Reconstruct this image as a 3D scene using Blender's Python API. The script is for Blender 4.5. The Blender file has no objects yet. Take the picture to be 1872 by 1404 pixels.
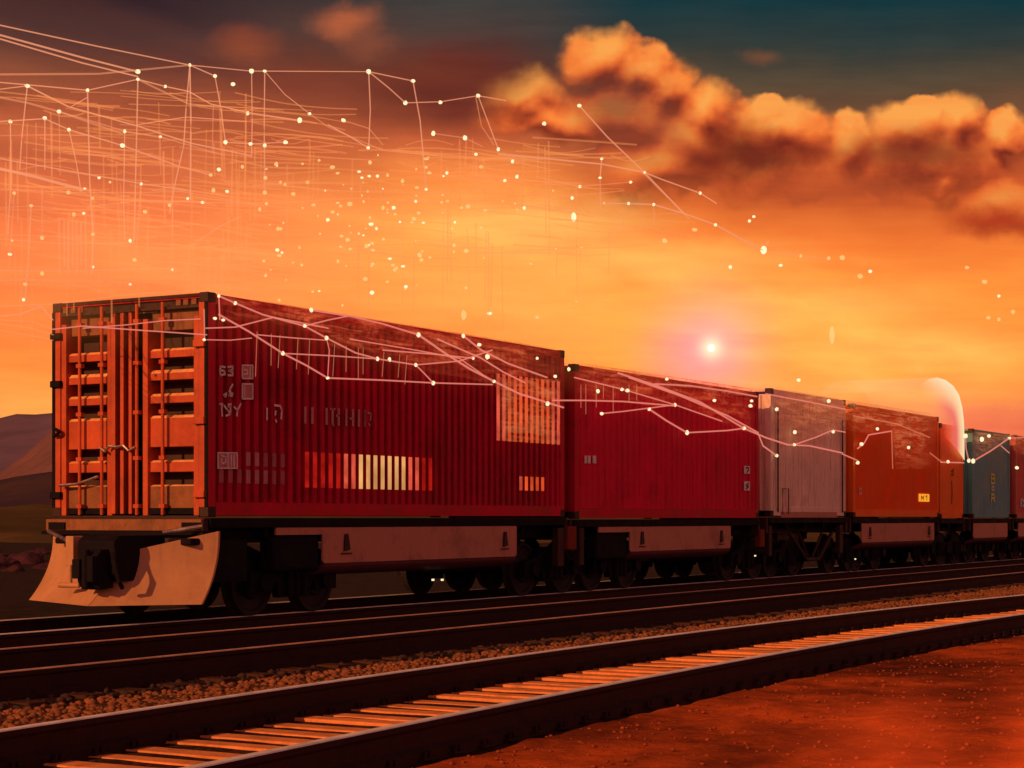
import bpy, bmesh, math, random
from mathutils import Vector, noise
random.seed(7)
sc = bpy.context.scene
COL = sc.collection
# ------------------------------------------------------------------ camera frame / train frame
F = 3400.0; CX = 936.0; HY = 947.0; VPX = 2880.0
TH = math.atan((VPX - CX) / F); SN, CS = math.sin(TH), math.cos(TH)
ZE = 1.588            # eye height; rail heads are at 0.25
RT = 0.25
A0 = 15.26            # lateral distance of the near side of the train
W = 2.67
ROT = math.pi / 2 - TH

def Pw(s, a, z): return Vector((s * SN - a * CS, s * CS + a * SN, z))
def S(px, a=A0):
    q = (px - CX) / F
    return a * (CS + q * SN) / (SN - q * CS)
def onp(px, py, a=A0):
    s = S(px, a); Y = s * CS + a * SN
    return (s, a, ZE - (py - HY) * Y / F)
def Zat(px, py, a=A0): return onp(px, py, a)[2]
def lin(r, g, b):
    f = lambda c: (c / 255 / 12.92) if c / 255 <= .04045 else ((c / 255 + .055) / 1.055) ** 2.4
    return (f(r), f(g), f(b), 1.0)

# ------------------------------------------------------------------ object helpers
def tag(o, label=None, cat=None, group=None, kind=None):
    if label: o['label'] = label
    if cat: o['category'] = cat
    if group: o['group'] = group
    if kind: o['kind'] = kind
    return o
def empty(name, loc, rz=0.0, label=None, cat=None, group=None):
    o = bpy.data.objects.new(name, None); COL.objects.link(o)
    o.location = loc; o.rotation_euler = (0, 0, rz); o.empty_display_size = .2
    return tag(o, label, cat, group)

class MB:
    def __init__(s): s.v = []; s.f = []; s.m = []
    def add(s, vs, fs, mi=0):
        b = len(s.v); s.v += [tuple(v) for v in vs]
        for f in fs: s.f.append(tuple(b + i for i in f)); s.m.append(mi)
        return s
    def box(s, x0, x1, y0, y1, z0, z1, mi=0):
        if x0 > x1: x0, x1 = x1, x0
        if y0 > y1: y0, y1 = y1, y0
        if z0 > z1: z0, z1 = z1, z0
        vs = [(x0,y0,z0),(x1,y0,z0),(x1,y1,z0),(x0,y1,z0),(x0,y0,z1),(x1,y0,z1),(x1,y1,z1),(x0,y1,z1)]
        return s.add(vs, [(0,3,2,1),(4,5,6,7),(0,1,5,4),(1,2,6,5),(2,3,7,6),(3,0,4,7)], mi)
    def prism(s, prof, axis, c0, c1, mi=0):
        """prof: list of 2-D points; axis 'x': prof=(y,z); 'y': prof=(x,z); 'z': prof=(x,y)"""
        n = len(prof)
        def P(p, c): return (c, p[0], p[1]) if axis == 'x' else ((p[0], c, p[1]) if axis == 'y' else (p[0], p[1], c))
        vs = [P(p, c0) for p in prof] + [P(p, c1) for p in prof]
        fs = [tuple(range(n))[::-1], tuple(range(n, 2 * n))]
        for i in range(n): j = (i + 1) % n; fs.append((i, j, n + j, n + i))
        return s.add(vs, fs, mi)
    def tube(s, pts, r, n=6, mi=0, r2=None):
        pts = [Vector(p) for p in pts]; b = len(s.v); N = len(pts)
        for i, p in enumerate(pts):
            d = (pts[min(i + 1, N - 1)] - pts[max(i - 1, 0)])
            if d.length < 1e-9: d = Vector((0, 0, 1))
            d.normalize()
            up = Vector((0, 0, 1)) if abs(d.z) < .9 else Vector((1, 0, 0))
            u = d.cross(up).normalized(); w = u.cross(d)
            rr = r if r2 is None else r + (r2 - r) * i / max(1, N - 1)
            for k in range(n):
                t = 2 * math.pi * k / n
                s.v.append(tuple(p + u * (math.cos(t) * rr) + w * (math.sin(t) * rr)))
        for i in range(N - 1):
            for k in range(n):
                j = (k + 1) % n
                s.f.append((b + i*n + k, b + i*n + j, b + (i+1)*n + j, b + (i+1)*n + k)); s.m.append(mi)
        s.f.append(tuple(b + k for k in range(n))[::-1]); s.m.append(mi)
        s.f.append(tuple(b + (N-1)*n + k for k in range(n))); s.m.append(mi)
        return s
    def cyl(s, p0, p1, r, n=24, mi=0): return s.tube([p0, p1], r, n, mi)
    def lathe(s, prof, c, n=28, mi=0):
        """profile (y, r) spun about the local Y axis through c"""
        b = len(s.v); m = len(prof)
        for (y, r) in prof:
            for k in range(n):
                t = 2 * math.pi * k / n
                s.v.append((c[0] + r * math.cos(t), c[1] + y, c[2] + r * math.sin(t)))
        for i in range(m - 1):
            for k in range(n):
                j = (k + 1) % n
                s.f.append((b+i*n+k, b+i*n+j, b+(i+1)*n+j, b+(i+1)*n+k)); s.m.append(mi)
        s.f.append(tuple(b + k for k in range(n))); s.m.append(mi)
        s.f.append(tuple(b + (m-1)*n + k for k in range(n))[::-1]); s.m.append(mi)
        return s
    def build(s, name, mats, parent=None, smooth=False, bevel=0.0, fix=True):
        me = bpy.data.meshes.new(name); me.from_pydata(s.v, [], s.f)
        if not isinstance(mats, (list, tuple)): mats = [mats]
        for m in mats: me.materials.append(m)
        for p, mi in zip(me.polygons, s.m): p.material_index = mi; p.use_smooth = smooth
        if fix:
            bm = bmesh.new(); bm.from_mesh(me); bmesh.ops.recalc_face_normals(bm, faces=bm.faces); bm.to_mesh(me); bm.free()
        me.update()
        o = bpy.data.objects.new(name, me); COL.objects.link(o)
        if parent: o.parent = parent
        if bevel:
            md = o.modifiers.new('bevel', 'BEVEL'); md.width = bevel; md.segments = 2; md.limit_method = 'ANGLE'
        return o

# ------------------------------------------------------------------ materials
class NT:
    def __init__(s, tree): s.t = tree; s.n = tree.nodes; s.l = tree.links
    def new(s, kind, **kw):
        n = s.n.new(kind)
        for k, v in kw.items(): setattr(n, k, v)
        return n
    def put(s, sock, v):
        if isinstance(v, bpy.types.NodeSocket): s.l.new(v, sock)
        else: sock.default_value = v
    def math(s, op, a, b=None, c=None, clamp=False):
        n = s.new('ShaderNodeMath', operation=op); n.use_clamp = clamp
        s.put(n.inputs[0], a)
        if b is not None: s.put(n.inputs[1], b)
        if c is not None: s.put(n.inputs[2], c)
        return n.outputs[0]
    def vmath(s, op, a, b=None, scale=None):
        n = s.new('ShaderNodeVectorMath', operation=op); s.put(n.inputs[0], a)
        if b is not None: s.put(n.inputs[1], b)
        if scale is not None: s.put(n.inputs['Scale'], scale)
        return n.outputs['Value'] if op in ('LENGTH', 'DOT_PRODUCT', 'DISTANCE') else n.outputs['Vector']
    def mix(s, f, a, b, blend='MIX'):
        n = s.new('ShaderNodeMix', data_type='RGBA', blend_type=blend); n.clamp_factor = True
        s.put(n.inputs[0], f); s.put(n.inputs[6], a); s.put(n.inputs[7], b); return n.outputs[2]
    def maprange(s, v, a, b, c=0., d=1., smooth=True):
        n = s.new('ShaderNodeMapRange'); n.interpolation_type = 'SMOOTHSTEP' if smooth else 'LINEAR'
        for i, x in enumerate((v, a, b, c, d)): s.put(n.inputs[i], x)
        return n.outputs[0]
    def ramp(s, v, stops, interp='LINEAR'):
        n = s.new('ShaderNodeValToRGB'); cr = n.color_ramp; cr.interpolation = interp
        while len(cr.elements) < len(stops): cr.elements.new(1.0)
        for e, (p, c) in zip(cr.elements, stops): e.position = p; e.color = c if len(c) == 4 else (*c, 1)
        s.put(n.inputs[0], v); return n.outputs[0]
    def noise(s, vec, scale, detail=4, rough=.55, dist=0., dims='3D'):
        n = s.new('ShaderNodeTexNoise', noise_dimensions=dims); s.put(n.inputs['Vector'], vec)
        n.inputs['Scale'].default_value = scale; n.inputs['Detail'].default_value = detail
        n.inputs['Roughness'].default_value = rough; n.inputs['Distortion'].default_value = dist
        return n
    def comb(s, x, y, z=0.):
        n = s.new('ShaderNodeCombineXYZ')
        for i, v in enumerate((x, y, z)): s.put(n.inputs[i], v)
        return n.outputs[0]

def pmat(name, col, rough=.6, metal=0., var=.35, scale=3., dirt=None, dirt_amt=.5, streak=0., bump=.15, bscale=40., spec=.4):
    """painted / weathered surface: two scales of tone variation, optional dirt or rust patches, streaks down the face"""
    m = bpy.data.materials.new(name); m.use_nodes = True; t = NT(m.node_tree)
    b = t.n['Principled BSDF']
    co = t.new('ShaderNodeTexCoord').outputs['Object']
    n1 = t.noise(co, scale, 6, .6); n2 = t.noise(co, scale * 9, 3, .6)
    f = t.math('ADD', t.math('MULTIPLY', n1.outputs[0], .7), t.math('MULTIPLY', n2.outputs[0], .3))
    c = Vector(col[:3])
    dark = (*(c * (1 - var)), 1); lite = (*(c * (1 + var * .8)), 1)
    base = t.ramp(f, [(.32, dark), (.68, lite)])
    if streak:
        st = t.noise(t.vmath('MULTIPLY', co, (6, 6, .5)), 1.6, 5, .65)
        base = t.mix(t.math('MULTIPLY', t.maprange(st.outputs[0], .5, .72), streak), base, (*(c * .35), 1))
    if dirt:
        d1 = t.noise(co, scale * 1.7, 8, .68)
        base = t.mix(t.math('MULTIPLY', t.maprange(d1.outputs[0], .5, .66), dirt_amt), base, (*dirt[:3], 1))
    t.l.new(base, b.inputs['Base Color'])
    t.put(b.inputs['Roughness'], t.maprange(n1.outputs[0], .3, .7, max(.05, rough - .12), min(1, rough + .12)))
    b.inputs['Metallic'].default_value = metal
    b.inputs['Specular IOR Level'].default_value = spec
    if bump:
        bn = t.noise(co, bscale, 4, .6)
        bp = t.new('ShaderNodeBump'); bp.inputs['Strength'].default_value = bump; bp.inputs['Distance'].default_value = .01
        t.l.new(bn.outputs[0], bp.inputs['Height']); t.l.new(bp.outputs[0], b.inputs['Normal'])
    return m

def emat(name, col, strength, alpha=1.0, nscale=0., see=None):
    """something that gives off light; alpha < 1 lets what is behind show through"""
    m = bpy.data.materials.new(name); m.use_nodes = True; t = NT(m.node_tree)
    t.n.remove(t.n['Principled BSDF']); out = t.n['Material Output']
    e = t.new('ShaderNodeEmission'); e.inputs[0].default_value = (*col[:3], 1); e.inputs[1].default_value = strength
    if nscale:
        co = t.new('ShaderNodeTexCoord').outputs['Object']
        n = t.noise(co, nscale, 4, .6)
        t.l.new(t.math('MULTIPLY', t.maprange(n.outputs[0], .3, .7, .55, 1.25), strength), e.inputs[1])
    if alpha < 1:
        tr = t.new('ShaderNodeBsdfTransparent'); mx = t.new('ShaderNodeMixShader'); mx.inputs[0].default_value = alpha
        t.l.new(tr.outputs[0], mx.inputs[1]); t.l.new(e.outputs[0], mx.inputs[2]); t.l.new(mx.outputs[0], out.inputs[0])
    else: t.l.new(e.outputs[0], out.inputs[0])
    m.cycles.emission_sampling = 'NONE'
    return m

M = {}
RUST = (.13, .035, .012)
M['red']    = pmat('red_paint', (.50, .005, .038), .65, 0, .28, .9, (.20, .014, .012), .5, .6, .1, spec=.12)
M['redrail']= pmat('red_rail_paint', (.54, .008, .034), .6, 0, .25, 1.2, RUST, .3, .2, .1, spec=.15)
M['red2']   = pmat('crimson_paint', (.68, .012, .055), .65, 0, .18, .6, (.34, .014, .03), .4, .5, .08, spec=.12)
M['pale']   = pmat('pale_paint', (.86, .64, .50), .6, 0, .12, .9, (.45, .25, .14), .3, .55, .08, spec=.15)
M['orange'] = pmat('orange_paint', (.92, .098, .006), .6, 0, .12, .6, (.6, .1, .01), .25, .2, .08, spec=.12)
M['orange2']= pmat('bright_orange_paint', (.95, .19, .03), .6, 0, .14, .8, (.6, .12, .02), .25, .2, .08, spec=.12)
M['teal']   = pmat('teal_paint', (.13, .36, .37), .6, 0, .2, .8, (.06, .12, .14), .3, .3, .08, spec=.3)
M['maroon'] = pmat('dusty_red_paint', (.62, .13, .10), .6, 0, .2, .8, (.25, .05, .04), .3, .3, .08, spec=.3)
M['door']   = pmat('door_orange_paint', (.50, .072, .017), .5, 0, .28, 1.6, (.28, .05, .012), .5, .25, .12)
M['doorin'] = pmat('door_recess_shade', (.045, .014, .008), .65, 0, .35, 2.2, (.09, .03, .012), .4, .2, .12)  # dark colour paints the shade inside the door recesses
M['doorlit'] = pmat('door_edge_highlight', (.92, .42, .16), .5, 0, .3, 4, (.6, .2, .06), .5, 0, .12)  # light colour paints the sun's highlight on the rib bevels
M['brown']  = pmat('brown_board', (.24, .082, .028), .65, 0, .35, 3, RUST, .5, .3, .15)
M['dark']   = pmat('dark_steel', (.007, .004, .008), .75, 0, .4, 3, (.018, .006, .005), .4, 0, .15, spec=.12)
M['gapst']  = pmat('gap_steel', (.035, .009, .009), .7, 0, .4, 2, (.05, .012, .006), .4, .2, .15)
M['buffer'] = pmat('buffer_box_paint', (.20, .03, .02), .7, 0, .3, 3, RUST, .4, .2, .1, spec=.1)
M['skirt']  = pmat('skirt_paint', (.50, .20, .13), .6, 0, .14, .8, (.12, .05, .04), .4, .25, .08)
M['skirtlo']= pmat('skirt_sill_paint', (.10, .022, .03), .6, 0, .2, 1., (.06, .015, .02), .4, 0, .08)
M['plow']   = pmat('plow_paint', (.50, .24, .12), .55, .0, .14, 1.2, (.34, .14, .06), .4, .2, .06, spec=.35)
M['bar']    = pmat('worn_steel', (.55, .42, .38), .35, .9, .2, 6, RUST, .3, 0, .1)
M['wheel']  = pmat('wheel_steel', (.010, .004, .006), .75, 0, .35, 5, (.05, .018, .01), .4, 0, .12)
M['railside'] = pmat('rail_rust', (.035, .012, .009), .8, 0, .4, 4, (.018, .006, .004), .6, 0, .3, 60, spec=.15)
M['railtop'] = pmat('rail_head_polished', (.92, .84, .80), .42, .15, .16, 5, (.5, .3, .22), .25, 0, .04)
M['railtop2'] = pmat('rail_head_dull', (.62, .34, .24), .5, .2, .25, 5, (.34, .13, .08), .5, 0, .08)
M['sleeper']= pmat('sleeper_timber', (.82, .27, .085), .8, 0, .3, 2.5, (.34, .10, .03), .5, 0, .4, 30, spec=.2)
M['sleeperd']= pmat('sleeper_tarred', (.07, .025, .014), .85, 0, .4, 2.5, (.035, .012, .008), .5, 0, .4, 30, spec=.1)
M['white']  = pmat('stencil_white', (.78, .70, .68), .6, 0, .25, 14, (.4, .15, .15), .45, 0, .05)
M['pinkpaint'] = pmat('faded_pink_panel', (.55, .2, .22), .6, 0, .25, 5, (.35, .06, .07), .4, .3, .05)
M['duskpaint'] = pmat('faded_rose_panel', (.42, .10, .12), .6, 0, .25, 5, (.3, .04, .05), .4, .3, .05)
M['yellow'] = pmat('yellow_paint', (.95, .88, .10), .6, 0, .15, 10, None, 0, 0, .05)
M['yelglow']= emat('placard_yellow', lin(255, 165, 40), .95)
M['ink']    = pmat('dark_ink', (.03, .01, .012), .6, 0, .2, 8, None, 0, 0, .03)
M['rock']   = pmat('dark_rock', (.06, .02, .03), .9, 0, .4, 2, None, 0, 0, .6, 10, spec=.1)
M['node']   = emat('node_light', (1, .78, .46), 1.25)
M['nodesoft'] = emat('node_soft_light', (1, .56, .20), 1.05, .6)
M['mist'] = emat('hair_strand_light', (1, .30, .09), .95, .2)
M['strand'] = emat('strand_light', (1, .36, .19), .85, .5)
M['strandf']= emat('faint_strand_light', (1, .34, .16), .9, .24)
M['strandp']= emat('strand_over_train_light', (1, .26, .19), .85, .58)
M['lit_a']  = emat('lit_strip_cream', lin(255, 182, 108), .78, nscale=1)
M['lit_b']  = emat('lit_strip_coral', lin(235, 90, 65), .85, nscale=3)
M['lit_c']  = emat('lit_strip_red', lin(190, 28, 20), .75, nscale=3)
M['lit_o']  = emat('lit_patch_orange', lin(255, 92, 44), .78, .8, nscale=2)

# ------------------------------------------------------------------ containers
def yf(px): return (378 - px) / 281.0 * W        # front face: pixel -> local y
def corrugated(x0, x1, z0, z1, yo, yi, period, mb, fr=.42):
    xs = []; n = max(1, int(round((x1 - x0) / period))); p = (x1 - x0) / n; sl = p * .07
    for i in range(n):
        a = x0 + i * p
        xs += [(a, yi), (a + p * (1 - fr) - sl, yi), (a + p * (1 - fr), yo), (a + p - sl, yo)]
    xs.append((x1, yi))
    vs = []; fs = []
    for (x, y) in xs: vs += [(x, y, z0), (x, y, z1)]
    for i in range(len(xs) - 1): fs.append((2*i, 2*i+2, 2*i+3, 2*i+1))
    mb.add(vs, fs)
    return n, p

def container(name, label, px0, px1, zb, zt, m, mrail, corr, far_only=False, hollow_front=False):
    s0, s1 = S(px0), S(px1); L = s1 - s0; H = zt - zb
    t = empty(name, Pw(s0, A0, zb), ROT, label, 'shipping container', 'containers on the freight train')
    # side wall facing the rails and its twin
    mb = MB()
    per, dep, fr = corr
    if dep > 0: corrugated(.16, L - .14, .19, H - .14, .018, .018 + dep, per, mb, fr)
    else:
        mb.box(.16, L - .14, .02, .06, .19, H - .14)
    mb.build('side_wall', m, t, fix=(dep == 0))
    mb = MB(); mb.box(.16, L - .14, W - .06, W - .02, .19, H - .14); mb.build('side_wall', m, t)
    mb = MB(); mb.box(.16, L - .14, .0, .10, .02, .19); mb.box(.16, L - .14, .0, .08, .19, .197); mb.build('bottom_rail', mrail, t, bevel=.008)
    mb = MB(); mb.box(.16, L - .14, W - .1, W, .02, .19); mb.build('bottom_rail', mrail, t)
    mb = MB(); mb.box(.16, L - .14, 0, .09, H - .14, H - .015); mb.build('top_rail', mrail, t, bevel=.006)
    mb = MB(); mb.box(.16, L - .14, W - .09, W, H - .14, H - .015); mb.build('top_rail', mrail, t)
    for (xa, xb) in ((0, .16), (L - .14, L)):
        for (ya, yb) in ((0, .14), (W - .14, W)):
            mb = MB(); mb.box(xa, xb, ya, yb, .13, H - .13); mb.build('corner_post', mrail, t, bevel=.008)
            for (za, zc) in ((0, .13), (H - .13, H)):
                mb = MB(); mb.box(xa - .006, xb + .004, ya - .006 if ya == 0 else ya, yb + (.006 if yb == W else 0), za, zc)
                mb.build('corner_casting', M['gapst'], t, bevel=.012)
    mb = MB(); mb.box(.02, L - .02, .09, W - .09, H - .07, H - .03)
    n = int(L / .35)
    for i in range(n):
        x = .2 + i * (L - .4) / n; mb.box(x, x + .12, .12, W - .12, H - .03, H - .008)
    mb.build('roof', m, t)
    mb = MB(); mb.box(.03, L - .03, .1, W - .1, .04, .12); mb.build('floor', M['dark'], t)
    mb = MB(); mb.box(L - .07, L - .03, .14, W - .14, .13, H - .13)
    for i in range(9): mb.box(L - .03, L - .008, .2 + i * (W - .5) / 8, .3 + i * (W - .5) / 8, .16, H - .16)
    mb.build('end_wall', m, t)
    if not hollow_front:
        mb = MB(); mb.box(.03, .07, .14, W - .14, .13, H - .13)
        for i in range(5):
            y = .25 + i * (W - .5) / 4; mb.tube([(.01, y, .15), (.01, y, H - .15)], .022, 8)
        mb.build('door', mrail, t)
    return t, s0, s1, L, H

ZB = 1.60
# --- first container, its doors face left -----------------------------------
H1 = 2.9
c1, s10, s11, L1, _ = container('shipping_container', 'long dark red ribbed container at the head of the train with orange doors', 380, 1032, ZB, ZB + H1,
                                M['red'], M['redrail'], (.19, .11, .58), hollow_front=True)
def zf(py): return 1.588 + (947 - py) / 136.5 - ZB
def leaf(y0, y1, bars, name_posts):
    """one door leaf between local y0<y1 (looking at the end face)"""
    d = MB()
    d.box(.30, .34, y0, y1, .02, H1 - .14, 1)                                   # back sheet deep in the frame
    d.box(.0, .30, y1 - .085, y1, .02, H1 - .30, 0)                             # jambs
    d.box(.0, .30, y0, y0 + .085, .02, H1 - .30, 0)
    ya, yb = y0 + .085, y1 - .085
    ribs = [(647, 660, 640), (688, 701, 678), (728, 741, 720), (768, 820, 760), (846, 864, 840), (889, 934, 885)]
    for (pt, pb, pv) in ribs:
        fm = 2 if pt == 889 else 0
        zt_, zb_, zv = zf(pt), zf(pb), zf(pv)
        jig = random.uniform(-.008, .008)
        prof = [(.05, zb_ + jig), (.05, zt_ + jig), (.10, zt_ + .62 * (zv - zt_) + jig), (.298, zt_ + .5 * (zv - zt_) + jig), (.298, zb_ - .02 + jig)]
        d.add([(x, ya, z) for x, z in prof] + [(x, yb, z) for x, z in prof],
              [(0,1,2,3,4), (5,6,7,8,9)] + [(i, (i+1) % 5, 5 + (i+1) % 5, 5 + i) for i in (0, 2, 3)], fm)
        nb = len(d.v) - 10; d.f.append((nb + 4, nb, nb + 5, nb + 9)); d.m.append(1)  # rib undersides get the painted recess shade
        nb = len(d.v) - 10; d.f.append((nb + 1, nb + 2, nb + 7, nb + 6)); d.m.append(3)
    d.box(.10, .30, ya, yb, zf(612), zf(578), 2)                                 # upper brown board
    return d
lf = leaf(1.62, W - .15, None, None); lo = lf.build('door', [M['door'], M['doorin'], M['brown'], M['doorlit']], c1, bevel=.008)
rf = leaf(.15, 1.09, None, None); ro = rf.build('door', [M['door'], M['doorin'], M['brown'], M['doorlit']], c1, bevel=.008)
# centre posts
for px, w, mt in ((212, .075, 'door'), (228, .06, 'door'), (243, .055, 'door')):
    mb = MB(); y = yf(px); mb.box(-.03, .10, y - w/2, y + w/2, .04, H1 - .2); mb.build('door_post', M[mt], c1, bevel=.01)
mb = MB(); mb.box(.15, .19, 1.09, 1.62, .02, H1 - .2); mb.build('door_gap_shade', M['dark'], c1)  # dark fill painting shade into the gaps between the centre posts
# lock rods, each with its cams and guides
for px, hz in ((152, None), (193, .92), (257, .92), (303, None)):
    y = yf(px); par = lo if px < 220 else ro
    mb = MB(); mb.tube([(-.045, y, .03), (-.045, y, H1 - .1)], .023, 10)
    for z in (.12, .75, 1.35, 2.0, 2.55): mb.box(-.07, .0, y - .045, y + .045, z, z + .05)
    mb.build('lock_rod', M['door'], par, smooth=False)
    if hz:
        mb = MB(); sg = 1 if px < 220 else -1
        mb.tube([(-.075, y, hz), (-.09, y - .10 * sg, hz - .05), (-.10, y - .18 * sg, hz + .02), (-.09, y - .34 * sg, hz)], .02, 8)
        mb.build('door_handle', M['bar'], par)
# cross lever low on the left leaf, hooks and hinges
mb = MB(); mb.tube([(-.08, yf(118), zf(887)), (-.08, yf(150), zf(885)), (-.09, yf(170), zf(879)), (-.09, yf(190), zf(872))], .02, 8); mb.build('door_handle', M['bar'], lo)
mb = MB(); pts = [(-.05 - .04*math.sin(k/8*math.pi), yf(104 + 13*math.sin(k/8*math.pi)), zf(782 + 14*k/8)) for k in range(9)]
mb.tube(pts, .025, 8); mb.build('door_hook', M['dark'], c1)
for (pa, py) in ((366, 776), (366, 905), (366, 640), (106, 905), (106, 700), (106, 612)):
    mb = MB(); y = yf(pa); mb.box(-.06, .05, y - .09, y + .09, zf(py) - .045, zf(py) + .045); mb.build('hinge', M['door'] if pa > 200 else M['dark'], c1, bevel=.01)
for y0, y1 in ((-.006, .05), (W - .05, W + .006)):
    mb = MB(); mb.box(-.012, -.001, y0, y1, .13, H1 - .13); mb.build('edge_strip', M['dark'], c1)
for y0, y1 in ((.05, .14), (W - .14, W - .05)):
    mb = MB(); mb.box(-.008, -.001, y0, y1, .13, H1 - .13); mb.build('door_jamb', M['door'], c1)
# header with slots, sill
mb = MB()
zt0, zt1 = H1 - .19, H1 - .01
mb.box(.06, .14, .14, W - .14, zt0, zt1, 0)
mb.box(-.0, .06, .14, W - .14, zt1 - .04, zt1, 0); mb.box(-.0, .06, .14, W - .14, zt0, zt0 + .035, 0)
mb.build('door_header', M['gapst'], c1)
for px in (117, 132, 146, 324, 337, 351):
    mb = MB(); y = yf(px); mb.box(.03, .058, y - .04, y + .04, zt0 + .045, zt1 - .045); mb.build('vent_plate', M['brown'], c1)
mb = MB(); mb.box(-.02, .3, .14, W - .14, -.0, .02); mb.build('door_sill', M['gapst'], c1)
# white box shapes of cargo labels on the door
mb = MB(); mb.box(.28, .298, yf(191), yf(180), zf(720), zf(700)); mb.build('marking', M['white'], c1)

# markings traced as painted strokes on the side wall
def stroke(mb, pts, w, x0, a=-.004, z0=ZB):
    """pixel polyline -> flat painted ribbon on the near side, local coords of a container starting at s=x0"""
    P = []
    for (px, py) in pts:
        s, _, z = onp(px, py, A0); P.append(Vector((s - x0, z - z0)))
    for p, q in zip(P[:-1], P[1:]):
        d = (q - p)
        if d.length < 1e-6: continue
        d.normalize(); n = Vector((-d.y, d.x)) * w / 2; e = d * w * .35
        c = [p - e + n, q + e + n, q + e - n, p - e - n]
        mb.add([(k.x, a, k.y) for k in c] + [(k.x, a + .006, k.y) for k in c],
               [(0,1,2,3), (7,6,5,4), (0,4,5,1), (1,5,6,2), (2,6,7,3), (3,7,4,0)])
def plate(mb, px0, px1, py0, py1, x0, a0=.0, th=.008, z0=ZB, mi=0):
    s0, s1 = S(px0), S(px1)
    mb.box(s0 - x0, s1 - x0, a0, a0 + th, Zat((px0 + px1) / 2, py1) - z0, Zat((px0 + px1) / 2, py0) - z0, mi)
for g in ([(411,671),(403,670),(402,677),(410,678),(411,684),(403,686),(402,679)],
          [(417,671),(425,670),(425,676),(418,678),(425,680),(425,686),(417,686)]):
    mb = MB(); stroke(mb, g, .028, s10); mb.build('marking', M['white'], c1)
for g in ([(425,703),(421,710),(419,716)], [(410,722),(414,719),(412,725),(409,722)], [(420,720),(425,719),(424,724),(419,723),(421,716)]):
    mb = MB(); stroke(mb, g, .028, s10); mb.build('marking', M['white'], c1)
for g in ([(406,738),(405,748),(406,760)], [(402,739),(407,739)], [(410,742),(416,750),(421,757),(413,760)], [(417,740),(422,739),(421,743),(417,743),(421,743),(421,756)],
          [(428,744),(434,750),(440,738)], [(434,749),(433,760)]):
    mb = MB(); stroke(mb, g, .026, s10); mb.build('marking', M['white'], c1)
mb = MB(); plate(mb, 442, 463, 667, 693, s10); mb.build('marking', M['pinkpaint'], c1)
for g in ([(443,668),(462,668),(462,692),(443,692),(443,668)], [(446,676),(452,676),(452,684),(446,684)], [(457,670),(457,690)]):
    mb = MB(); stroke(mb, g, .02, s10); mb.build('marking', M['white'], c1)
mb = MB(); plate(mb, 442, 463, 701, 730, s10); mb.build('marking', M['pinkpaint'], c1)
mb = MB(); stroke(mb, [(443,702),(462,702),(462,729),(443,729),(443,702)], .02, s10); stroke(mb, [(447,706),(447,727)], .015, s10); mb.build('marking', M['white'], c1)
for g in ([(488,747),(488,767)], [(502,741),(512,742),(515,750),(514,765)], [(504,752),(503,758)], [(504,768),(505,771)]):
    mb = MB(); stroke(mb, g, .03, s10); mb.build('marking', M['white'], c1)
mb = MB()
for x in (558, 571, 597, 608, 619, 633, 645, 656, 667): mb = MB(); stroke(mb, [(x, 746 + (x - 558) * .05), (x, 772 + (x - 558) * .06)], .05, s10); mb.build('marking', M['pinkpaint'], c1)
for g in ([(604,748),(612,748)], [(608,776),(610,778)], [(640,765),(646,765)], [(672,755),(678,756),(677,768)], [(674,775),(676,778)], [(615,760),(620,760)]): stroke(mb, g, .03, s10)
mb.build('marking', M['pinkpaint'], c1)
mb = MB(); plate(mb, 397, 434, 827, 857, s10, -.002); mb.build('marking', M['pinkpaint'], c1)
for g in ([(398,828),(433,828),(433,856),(398,856),(398,828)], [(416,829),(416,855)], [(404,833),(412,835),(412,845),(405,848),(404,838)], [(422,832),(422,853)], [(427,832),(427,853)]):
    mb = MB(); stroke(mb, g, .018, s10, -.009); mb.build('marking', M['white'], c1)
# pale panels painted across the rib faces; emissive ones paint light onto the wall
ribp = (L1 - .30) / round((L1 - .30) / .19)
def ribs_between(px0, px1):
    out = []; i = 0; n = round((L1 - .30) / .19)
    for i in range(n):
        xa = .16 + i * ribp + ribp * .42; xb = .16 + (i + 1) * ribp - ribp * .07
        a, b = S(px0) - s10, S(px1) - s10
        if xa >= a - .02 and xb <= b + .02: out.append((xa + .004, xb - .004))
    return out
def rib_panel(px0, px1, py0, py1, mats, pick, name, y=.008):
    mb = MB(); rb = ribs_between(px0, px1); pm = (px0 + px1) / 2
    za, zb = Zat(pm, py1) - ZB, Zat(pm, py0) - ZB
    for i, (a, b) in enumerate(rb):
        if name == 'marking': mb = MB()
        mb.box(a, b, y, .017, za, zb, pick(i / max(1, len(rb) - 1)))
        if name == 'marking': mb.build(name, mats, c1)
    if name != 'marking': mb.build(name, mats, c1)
rib_panel(438, 528, 828, 853, [M['pinkpaint'], M['duskpaint']], lambda f: 0 if f < .45 else 1, 'marking')
rib_panel(396, 528, 859, 884, [M['duskpaint'], M['pinkpaint']], lambda f: 0 if f < .3 or f > .8 else 1, 'marking')
rib_panel(556, 800, 832, 894, [M['lit_c'], M['lit_b'], M['lit_a']], lambda f: 0 if f < .24 or f > .9 else (1 if f < .36 or f > .8 else 2), 'glow_strip')  # emissive bands for a bright strip on the ribs, not an opening
rib_panel(950, 1004, 872, 897, [M['lit_b'], M['lit_o']], lambda f: 0 if f < .2 else 1, 'glow_strip')
rib_panel(908, 1024, 690, 809, [M['lit_b'], M['lit_o']], lambda f: 1 if .15 < f < .9 else 0, 'glow_strip')  # glowing ribs painting an orange sunlit patch on the shaded wall

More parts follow.
